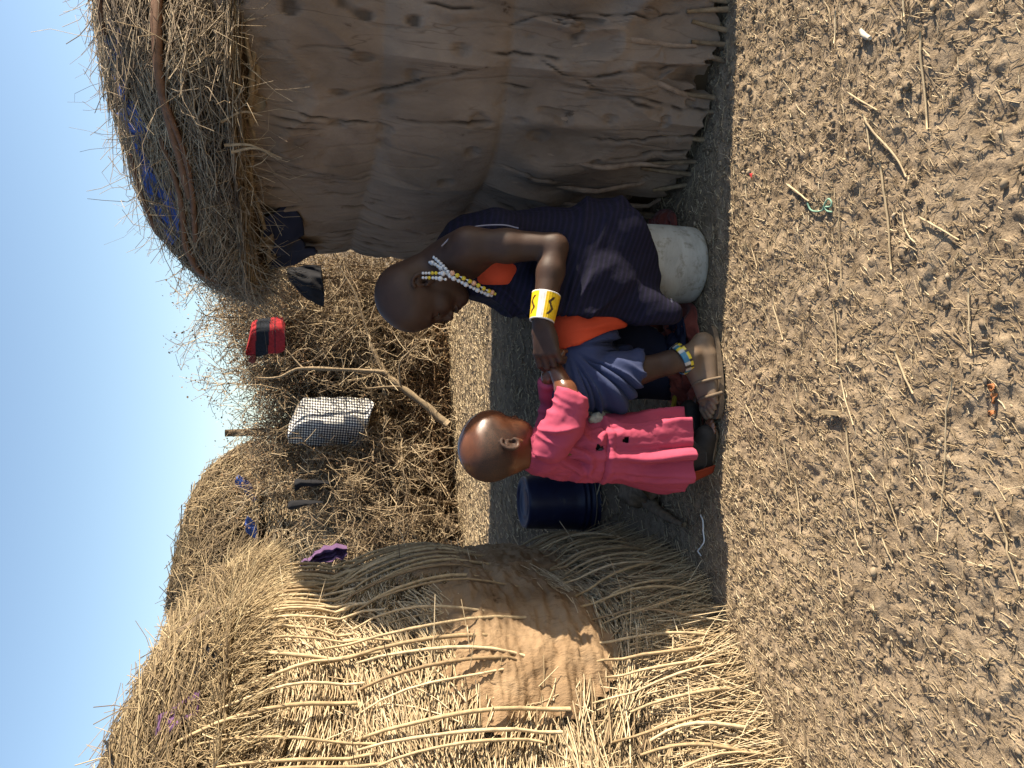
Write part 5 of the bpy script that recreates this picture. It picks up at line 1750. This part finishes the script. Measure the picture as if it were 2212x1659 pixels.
# dress: lofted from the neck to the hem, hollow, with folds
def dress():
    rows = [  # x_img, y back, y front, depth half, y centre
        (1139, 1010, 938, .045, 2.20), (1146, 1024, 930, .062, 2.20), (1160, 1030, 925, .082, 2.195), (1185, 1030, 918, .092, 2.195), (1215, 1032, 915, .090, 2.195), (1250, 1036, 911, .090, 2.195),
        (1290, 1036, 906, .094, 2.195), (1320, 1040, 902, .100, 2.195), (1360, 1050, 897, .098, 2.195), (1400, 1058, 893, .100, 2.195), (1440, 1062, 890, .100, 2.195), (1472, 1060, 888, .098, 2.195)]
    R_ = np.array(rows, float); nv = 200
    x = np.linspace(R_[0, 0], R_[-1, 0], nv)
    col = [np.interp(x, R_[:, 0], R_[:, i]) for i in range(5)]
    ku = np.ones(15) / 15
    for i in (1, 2, 3):
        pad = np.pad(col[i], 7, mode='edge'); col[i] = np.convolve(pad, ku, 'valid')
    nu = 280
    th = np.arange(nu) / nu * 2 * math.pi
    V = np.zeros((nu, nv, 3))
    for j in range(nv):
        a_ = J(x[j], col[1][j], col[4][j]); b_ = J(x[j], col[2][j], col[4][j])
        c_ = (a_ + b_) / 2; hw = abs(b_[0] - a_[0]) / 2
        dwn = j / nv
        # angle 0 faces +x (front), -90 degrees faces the camera
        low = sstep(.46, .95, dwn)
        am = .003 + .012 * low
        ph = th + .16 * math.sin(dwn * 5) * low
        fl = np.abs(noise(ph * 2.3, 0 * th + dwn * .6, seed=530)) * 1.5 + .45 * np.abs(noise(ph * 5.3 + 3, 0 * th + dwn * 1.7, seed=531))
        r = 1 + (am / hw) * (1.0 - 2.2 * fl)
        dg = .011 * (1 - 2.4 * np.abs(noise(th * 1.7 + 5.5 * dwn, th * 0.6 - dwn * 9, seed=533))) * sstep(.06, .2, dwn) * sstep(.75, .4, dwn)
        dg = dg - .006 * math.exp(-((x[j] - 1288) / 4.0) ** 2) + .004 * math.exp(-((x[j] - 1297) / 5.0) ** 2)
        dg = dg + .0018 * fbm(th * 9, th * 0 + dwn * 24, seed=536, oct=2)
        r = r + dg / hw
        V[:, j, 0] = c_[0] + np.cos(th) * hw * r
        V[:, j, 1] = c_[1] + np.sin(th) * col[3][j] * r
        V[:, j, 2] = c_[2] + .004 * noise(th * 3, 0 * th, seed=535) * dwn
    return V, nu, nv
V, nu, nv = dress()
F = grid_faces(nu, nv, wrap_n=True)
# two torn holes towards the camera
hl_ = [(J(1292, 966, 2.12), .012), (J(1349, 951, 2.11), .010)]
Vf = V.reshape(-1, 3)
fc = Vf[F].mean(1)
keep = np.ones(len(F), bool)
for (pt, r) in hl_:
    d = np.hypot((fc[:, 0] - pt[0]) * 1.3, fc[:, 2] - pt[2]) + .005 * noise(fc[:, 0] * 160, fc[:, 2] * 160, seed=9)
    keep &= ~((d < r) & (fc[:, 1] < 2.2))
o = mk('dress', Vf, F[keep], M['pink'], ch)
sol = o.modifiers.new('thick', 'SOLIDIFY'); sol.thickness = .004; sol.offset = -1
# dark lining seen through the holes
Vi = V.copy(); cen = V.mean(0, keepdims=True); Vi = cen + (V - cen) * .84
o = mk('undershirt', Vi[:, 14:120].reshape(-1, 3), grid_faces(nu, 106, wrap_n=True), M['black_cloth'], ch)
# collar seam over the shoulder, raised strip
def px(a):
    return np.array([J(*q) for q in a])
# sleeves
SL = SDF((-.36, 1.98, .40), (.08, 2.18, .74), .0034)
sl_end = ce_n + (cw_n - ce_n) * .10
SL.chain([cs_n + [-.006, 0, .004], (cs_n + ce_n) / 2 + [0, -.004, .0], sl_end], [.043, .047, .044], .02)
for t, r in ((.35, .0445), (.62, .046), (.86, .047), (1.0, .046)):
    p = cs_n + (sl_end - cs_n) * t
    SL.ell(p, (r * .34, r * 1.05, r * 1.12), np.array([unit(sl_end - cs_n), [0, -1, 0], unit(np.cross(sl_end - cs_n, [0, -1, 0]))]), .008)
SL.plane(sl_end + unit(sl_end - cs_n) * .020, -unit(sl_end - cs_n))
sculpt('sleeve', SL, M['pink'], ch, lambda V: .0035 * fbm(V[:, 0] * 40, V[:, 1] * 30, V[:, 2] * 40, seed=8, oct=2) + .0085 * (1 - 2.2 * np.abs(noise((V - cs_n) @ unit(sl_end - cs_n) * 30 + 1.5 * noise(V[:, 0] * 9, V[:, 2] * 9, seed=3), V[:, 2] * 10, V[:, 1] * 10, seed=541))), it=2)
SR = SDF((-.36, 2.10, .44), (.12, 2.36, .72), .0034)
SR.chain([cs_f, ce_f, cw_f + (ce_f - cw_f) * .10], [.040, .034, .026], .015)
SR.plane(cw_f + (ce_f - cw_f) * .10, unit(ce_f - cw_f))
sculpt('sleeve', SR, M['pink'], ch, lambda V: .006 * (1 - 2 * np.abs(noise(V[:, 0] * 34, V[:, 2] * 14, V[:, 1] * 12, seed=551))), it=2)
# small frill of buff lace at the front of the dress, orange petticoat behind
FR = SDF(J(1290, 905, 2.19) - .06, J(1290, 905, 2.19) + .06, .0035)
FR.chain([J(1278, 908, 2.16), J(1290, 903, 2.165), J(1302, 896, 2.175)], [.010, .015, .009], .01)
sculpt('lace_trim', FR, M['buff_cloth'], ch, lambda V: .003 * noise(V[:, 0] * 120, V[:, 1] * 120, V[:, 2] * 120, seed=4))
A, B_ = np.meshgrid(np.linspace(0, 1, 24), np.linspace(0, 1, 12), indexing='ij')
top = np.stack([J(1440, 1060 - 60 * 0, 2.25)] * 1)[0]
ang_ = np.linspace(math.pi * .62, math.pi * 1.30, 24)
cen = J(1470, 978, 2.205)
V_ = np.zeros((24, 12, 3))
for j in range(12):
    w_ = j / 11
    rx = .094 - .036 * w_; ry = .085 - .02 * w_
    V_[:, j, 0] = cen[0] + np.cos(ang_) * (rx + .004 * np.sin(ang_ * 9))
    V_[:, j, 1] = cen[1] + np.sin(ang_) * (ry + .004 * np.sin(ang_ * 9))
    V_[:, j, 2] = .105 - .088 * w_
o = mk('petticoat', V_, grid_faces(24, 12), M['orange_shaded'], ch)
sol = o.modifiers.new('thick', 'SOLIDIFY'); sol.thickness = .004

# ================================================================== things on the ground
def rag(name, label, cat, outline, mat, amp, seed, z=.012, n=34):
    """cloth crumpled on the ground inside an outline of picture points"""
    pg = np.array([G(1659 - b_, a_)[:2] for a_, b_ in outline])
    c_ = pg.mean(0)
    an_ = np.linspace(0, 1, 64, endpoint=False)
    pgc = catmull(np.vstack([pg, pg[:1]]), 10)[:-1]
    m2 = len(pgc)
    rr = np.linspace(0, 1, n) ** .8
    xy = c_ + (pgc - c_)[:, None] * rr[None, :, None]
    h = amp * np.abs(fbm(xy[..., 0] * 11, xy[..., 1] * 16, seed=seed, oct=4)) * 2.2
    zz = ground_h(xy[..., 0], xy[..., 1]) + z + h * (1 - rr[None] ** 5)
    o = mk(name, np.concatenate([xy, zz[..., None]], -1), grid_faces(m2, n, wrap_n=True), mat)
    sol = o.modifiers.new('thick', 'SOLIDIFY'); sol.thickness = .006
    return tag(o, label, cat)


rag('red_rag', 'dirty dark red cloth crumpled on the ground under the woman\'s legs', 'cloth', [(1425, 700), (1448, 650), (1500, 655), (1512, 700), (1518, 760), (1522, 850), (1520, 935), (1492, 950), (1470, 900), (1452, 870), (1440, 800)], M['red_rag'], .05, 610)
rag('dark_rag', 'dark rag lying beside the woman\'s tucked foot', 'cloth', [(1462, 690), (1496, 680), (1506, 740), (1500, 800), (1480, 820), (1462, 770)], M['navy_cloth'], .035, 612, .045)
rag('red_rag', 'dull red cloth on the ground behind the white bucket', 'cloth', [(1410, 470), (1440, 452), (1465, 462), (1462, 500), (1430, 520), (1408, 500)], M['red_rag'], .03, 614)

# gnarled root on the ground behind the child
q0 = G(1659 - 1065, 1400)
t = thing('tree_root', 'gnarled brown root lying in the shade behind the child', 'root', tuple(q0))
def gl(pl, z):
    return np.array([G(1659 - b_, a_) + [0, 0, z] for a_, b_ in pl])
tube('stump', gl([(1425, 1052), (1402, 1058), (1380, 1062), (1372, 1075)], .035), [.035, .045, .040, .022], M['bark'], t, 10, 5, .5, 4, tint=.35)
tube('limb', gl([(1395, 1075), (1430, 1100), (1462, 1122), (1490, 1132)], .018), [.022, .016, .013, .008], M['bark'], t, 8, 5, .3, 5, tint=.35)
tube('limb', gl([(1400, 1068), (1425, 1085), (1440, 1112), (1446, 1128)], .02), [.018, .012, .008, .004], M['bark'], t, 8, 5, .3, 6, tint=.3)
# stone at the child's foot
S_ = SDF(G(676, 1522) - .06, G(676, 1522) + [.06, .06, .08], .003)
qs = G(678, 1524) + [0, .01, .018]
S_.ell(qs, (.026, .020, .022), None, .01); S_.ell(qs + [.010, -.004, .010], (.016, .014, .014), None, .012)
o = sculpt('stone', S_, M['stone'], None, lambda V: .004 * fbm(V[:, 0] * 60, V[:, 1] * 60, V[:, 2] * 60, seed=4))
tag(o, 'dusty grey stone at the toe of the child\'s shoe', 'stone')

# strings, bone and scraps
def ground_line(name, label, cat, pl, r, mat, z=.004, lift=None, group=None, tint=None, sides=6, sm=6):
    pts = np.array([G(1659 - b_, a_) for a_, b_ in pl])
    pts = catmull(pts, sm)
    u = np.linspace(0, 1, len(pts))
    pts[:, 2] = ground_h(pts[:, 0], pts[:, 1])
    pts[:, 2] = np.maximum(pts[:, 2], np.convolve(np.pad(pts[:, 2], 2, mode='edge'), np.ones(5) / 5, 'valid')) + z
    if lift is not None:
        pts[:, 2] += lift * u
    o = tube(name, pts, r, mat, None, sides, knob=.1, tint=tint)
    return tag(o, label, cat, group)


ground_line('white_string', 'thin white string lying at the edge of the shade', 'string', [(1517, 1112), (1522, 1125), (1524, 1150), (1526, 1170), (1520, 1182), (1514, 1190), (1520, 1200)], .0022, M['white_string'], .006)
ground_line('green_twine', 'tangled pale green twine on the dirt', 'twine', [(1748, 438), (1752, 452), (1764, 457), (1779, 454), (1785, 440), (1792, 430), (1799, 436), (1797, 446), (1786, 448), (1790, 456), (1800, 458)], .0022, M['green_string'], .006)
ground_line('bone', 'short curved bleached bone on the dirt', 'bone', [(1864, 64), (1868, 73), (1876, 80), (1884, 83)], [.004, .0062, .0062, .0045], M['bone'], .008)
for i, (a_, b_, w_, h_) in enumerate(((2144, 838, 11, 12), (2146, 860, 6, 16), (2140, 893, 10, 8))):
    q = G(1659 - b_, a_)
    A, Bq = np.meshgrid(np.linspace(-1, 1, 8), np.linspace(-1, 1, 8), indexing='ij')
    s_ = .0006
    xx = q[0] + Bq * h_ * s_ * (1 - .3 * A ** 2); yy = q[1] + A * w_ * s_ * (1 - .3 * Bq ** 2)
    o = mk('orange_scrap', np.stack([xx, yy, ground_h(xx, yy) + .006 + .004 * A * Bq + .003 * noise(A * 2, Bq * 2, seed=i)], -1), grid_faces(8, 8), M['orange_peel'])
    sol = o.modifiers.new('thick', 'SOLIDIFY'); sol.thickness = .0015
    tag(o, ['largest orange scrap in the dirt, near the frame edge', 'narrow orange sliver between two orange scraps in the dirt', 'faded orange scrap at the end of the row of scraps'][i], 'scrap', 'orange scraps on the dirt')
q = G(1659 - 380, 1624)
A, Bq = np.meshgrid(np.linspace(-1, 1, 6), np.linspace(-1, 1, 6), indexing='ij')
o = mk('red_scrap', np.stack([q[0] + .007 * A, q[1] + .005 * Bq, .008 + .003 * A * Bq + ground_h(q[0] + .007 * A, q[1] + .005 * Bq)], -1), grid_faces(6, 6), plain('red scrap', (.45, .03, .03)))
o.modifiers.new('thick', 'SOLIDIFY').thickness = .002
tag(o, 'tiny red scrap on the dirt near the shade edge', 'scrap')

# long dry stalks on the dirt, each from its place in the photograph
c1 = lambda x, y: (1481 + x * .3969, 658 + y * .3969)
c2 = lambda x, y: (1481 + x * .3637, y * .3637)
ST_ = [
    ([c1(885, 660), c1(905, 840), c1(935, 1010), c1(970, 1215)], .0034, 'longest straight pale stalk, lying on open dirt in front of the child'),
    ([c1(850, 380), c1(880, 510), c1(930, 655)], .0032, 'pale bent stalk ending beside the longest stalk'),
    ([c1(1140, 255), c1(1190, 370), c1(1245, 485)], .0042, 'thick bright split stalk on open dirt'),
    ([c1(805, 0), c1(818, 150), c1(835, 315)], .0030, 'long straight stalk in front of the woman\'s sandal'),
    ([c1(1085, 930), c1(1125, 1070), c1(1180, 1255)], .0026, 'slender pale stalk right of the longest stalk'),
    ([c1(1460, 400), c1(1420, 640), c1(1415, 900), c1(1390, 1290)], .0024, 'very long thin dull stalk bowed across the dirt'),
    ([c1(1688, 1080), c1(1745, 1210), c1(1790, 1390), c1(1835, 1530)], .0034, 'long curved pale stalk near the front edge of the dirt'),
    ([c1(1540, -90), c1(1550, 80), c1(1557, 265)], .0026, 'straight tan stalk left of the orange scraps'),
    ([c1(550, 735), c1(558, 840), c1(577, 995)], .0024, 'thin straight stalk close to the child\'s shoe'),
    ([c1(600, 950), c1(622, 1080), c1(645, 1245)], .0024, None), ([c1(480, -10), c1(505, 90), c1(533, 190)], .0032, None),
    ([c1(843, 1410), c1(855, 1480), c1(873, 1555)], .0034, None), ([c1(928, 1210), c1(950, 1290), c1(987, 1365)], .0026, None),
    ([c1(1078, 1265), c1(1105, 1330), c1(1135, 1408)], .0032, None), ([c1(1215, 670), c1(1222, 800), c1(1226, 970)], .0020, None),
    ([c2(1150, 965), c2(1175, 1180), c2(1200, 1400), c2(1217, 1600)], .0042, 'thickest long straight stalk, on the dirt in front of the bucket'),
    ([c2(1400, 190), c2(1408, 450), c2(1435, 770)], .0038, 'long grey stalk on the dirt below the mud wall'),
    ([c2(1070, 680), c2(1130, 790), c2(1240, 930), c2(1300, 1050)], .0042, 'thick crooked pale stalk on the dirt below the mud wall'),
    ([c2(968, 548), c2(1050, 600), c2(1155, 655)], .0034, 'short pale stick with a hooked end below the mud wall'),
    ([c2(600, 1093), c2(660, 1135), c2(742, 1195)], .0045, 'stubby brown stick touching the green twine'),
    ([c2(918, 1180), c2(915, 1400), c2(927, 1660)], .0022, None), ([c2(890, 65), c2(892, 260)], .0030, None), ([c2(1302, -20), c2(1303, 100)], .0034, None),
    ([c2(1400, 1290), c2(1500, 1345), c2(1625, 1425)], .0034, None), ([c2(838, 1540), c2(858, 1680)], .0030, None), ([c2(1090, 740), c2(1108, 890)], .0030, None),
    ([c2(812, 0), c2(850, 60), c2(862, 120)], .0022, None), ([c2(400, 1450), c2(440, 1585)], .0028, None), ([c2(1280, 1240), c2(1300, 1350), c2(1380, 1440)], .0030, None),
    ([c1(340, 540), c1(362, 590), c1(385, 640)], .0028, None), ([c1(590, 510), c1(605, 575), c1(650, 615)], .0030, None), ([c1(700, 470), c1(738, 500), c1(735, 590)], .0030, None),
]
NEAR = {9: 'thin stalk between the thin straight stalk and the child', 10: 'stout short stalk close behind the sandal heel', 11: 'short thick pale stalk in the corner below the straw hut',
        12: 'short bent stalk continuing the line of the longest stalk', 13: 'short pale stalk left of the slender stalk', 14: 'hair thin grey stalk between the longest and bowed stalks',
        20: 'faint thin straight stalk in front of the bucket', 21: 'short straight tan stalk near the mud wall foot', 22: 'short stalk beside the curved bone', 23: 'pale forked stalk on the cloddy dirt near the frame edge',
        24: 'tan stalk pointing at the woman\'s heel', 25: 'thin stalk parallel to the thick crooked stalk', 26: 'thin bent stalk nearest the mud wall', 27: 'small stalk just outside the shade by the bucket',
        28: 'bent pale stalk between bucket and frame edge', 29: 'tiny stalk in front of the sandal toes', 30: 'small hooked stalk beside the wood chip', 31: 'forked little stalk left of the wood chip'}
for si, (pl, r, lab) in enumerate(ST_):
    lab = lab or NEAR.get(si)
    ground_line('dry_stalk', lab or 'dry straw stalk lying loose on the open dirt', 'stalk', pl, [r * .6, r * .6, r * .42], M['litter'], .006, group='dry stalks on the dirt', tint=rng.uniform(.45, .85), sm=4, sides=6)
# plank chip
q = G(1659 - 892, 1802)
o = mk('wood_chip', np.array([[x + q[0], y + q[1], z + .008 + ground_h(q[0], q[1])] for x, y, z in ((-.005, -.03, 0), (.006, -.028, 0), (.007, .032, 0), (-.004, .03, 0), (-.005, -.03, .005), (.005, -.027, .006), (.007, .03, .005), (-.003, .028, .005))]),
       np.array([[0, 3, 2, 1], [4, 5, 6, 7], [0, 1, 5, 4], [1, 2, 6, 5], [2, 3, 7, 6], [3, 0, 4, 7]]), M['litter'], tint=np.full(8, .5), smooth=False)
tag(o, 'flat pale chip of wood lying on the dirt', 'chip')

# ------------------------------------------------------------------ litter and clods nobody could count
def scatter(n, f):
    return f(n)


N = 29000
x = rng.uniform(-1.3, 1.6, N); y = 1.0 + 1.55 * rng.random(N) ** .8
N2 = 2600  # chopped straw below the left hut
xs = -.95 + .75 * rng.random(N2) ** 1.4; ysn = 1.55 + .8 * rng.random(N2)
x = np.concatenate([x, xs]); y = np.concatenate([y, ysn])
N3 = 22000  # chaff in the alley and on the sunny strip beyond
x3 = rng.uniform(-1.4, 1.4, N3); y3 = np.where(rng.random(N3) < .6, 2.4 + 4.6 * rng.random(N3), rng.uniform(5.3, 7.0, N3))
x = np.concatenate([x, x3]); y = np.concatenate([y, y3]); n = len(x)
far = np.concatenate([np.zeros(N + N2), np.ones(N3)])
L = np.where(rng.random(n) < .06, rng.uniform(.03, .075, n), rng.uniform(.005, .028, n)) * (1 + far * .8)
a = np.where(rng.random(n) < .5, rng.normal(1.2, .5, n), rng.uniform(0, 3.14, n))
d = np.stack([np.cos(a), np.sin(a), rng.normal(0, .12, n)], -1)
c = np.stack([x, y, ground_h(x, y) + .0025 + .004 * far], -1)
p0 = c - d * L[:, None] / 2; p2 = c + d * L[:, None] / 2; p1 = c + rng.normal(0, .06, (n, 3)) * L[:, None]
for p in (p0, p1, p2):
    p[:, 2] = np.maximum(p[:, 2], ground_h(p[:, 0], p[:, 1]) + .0012)
o = strand_obj('straw_litter', np.stack([p0, p1, p2], 1), rng.uniform(.0004, .0012, n) * (1 + far * 1.8), M['litter'], None, tint=np.clip(rng.normal(.55, .25, n), 0, 1))
tag(o, 'chopped straw and chaff scattered over the dirt', kind='stuff')

ico = np.array([[0, 0, 1], [.894, 0, .447], [.276, .851, .447], [-.724, .526, .447], [-.724, -.526, .447], [.276, -.851, .447], [.724, .526, -.447], [-.276, .851, -.447], [-.894, 0, -.447], [-.276, -.851, -.447], [.724, -.526, -.447], [0, 0, -1]])
icf = np.array([[0, 1, 2], [0, 2, 3], [0, 3, 4], [0, 4, 5], [0, 5, 1], [1, 6, 2], [2, 7, 3], [3, 8, 4], [4, 9, 5], [5, 10, 1], [2, 6, 7], [3, 7, 8], [4, 8, 9], [5, 9, 10], [1, 10, 6], [6, 11, 7], [7, 11, 8], [8, 11, 9], [9, 11, 10], [10, 11, 6]])
N = 11000
x = rng.uniform(-1.3, 1.6, N); y = 1.0 + 1.6 * rng.random(N) ** .8
cl = noise(x * 5, y * 5, seed=66)
keep = rng.random(N) < .35 + .65 * (cl > 0)
x, y = x[keep], y[keep]; N = len(x)
r = np.exp(rng.normal(-6.1, .5, N)); r = np.clip(r, .0012, .0065)
jit = 1 + .35 * rng.normal(size=(N, 12, 1)).clip(-2, 2)
V = ico[None] * jit * r[:, None, None] * np.array([1.2, 1.0, .75]) * (1 + .3 * rng.normal(size=(N, 1, 3)).clip(-1.5, 1.5))
V = V + np.stack([x, y, ground_h(x, y) + r * .35], -1)[:, None]
F = (np.arange(N)[:, None, None] * 12 + icf[None]).reshape(-1, 3)
o = mk('dirt_clods', V.reshape(-1, 3), F, M['clod'], None, smooth=True, tint=np.repeat(np.clip(rng.normal(.5, .25, N), 0, 1), 12))
tag(o, 'crumbled dirt clods and dung bits on the ground', kind='stuff')
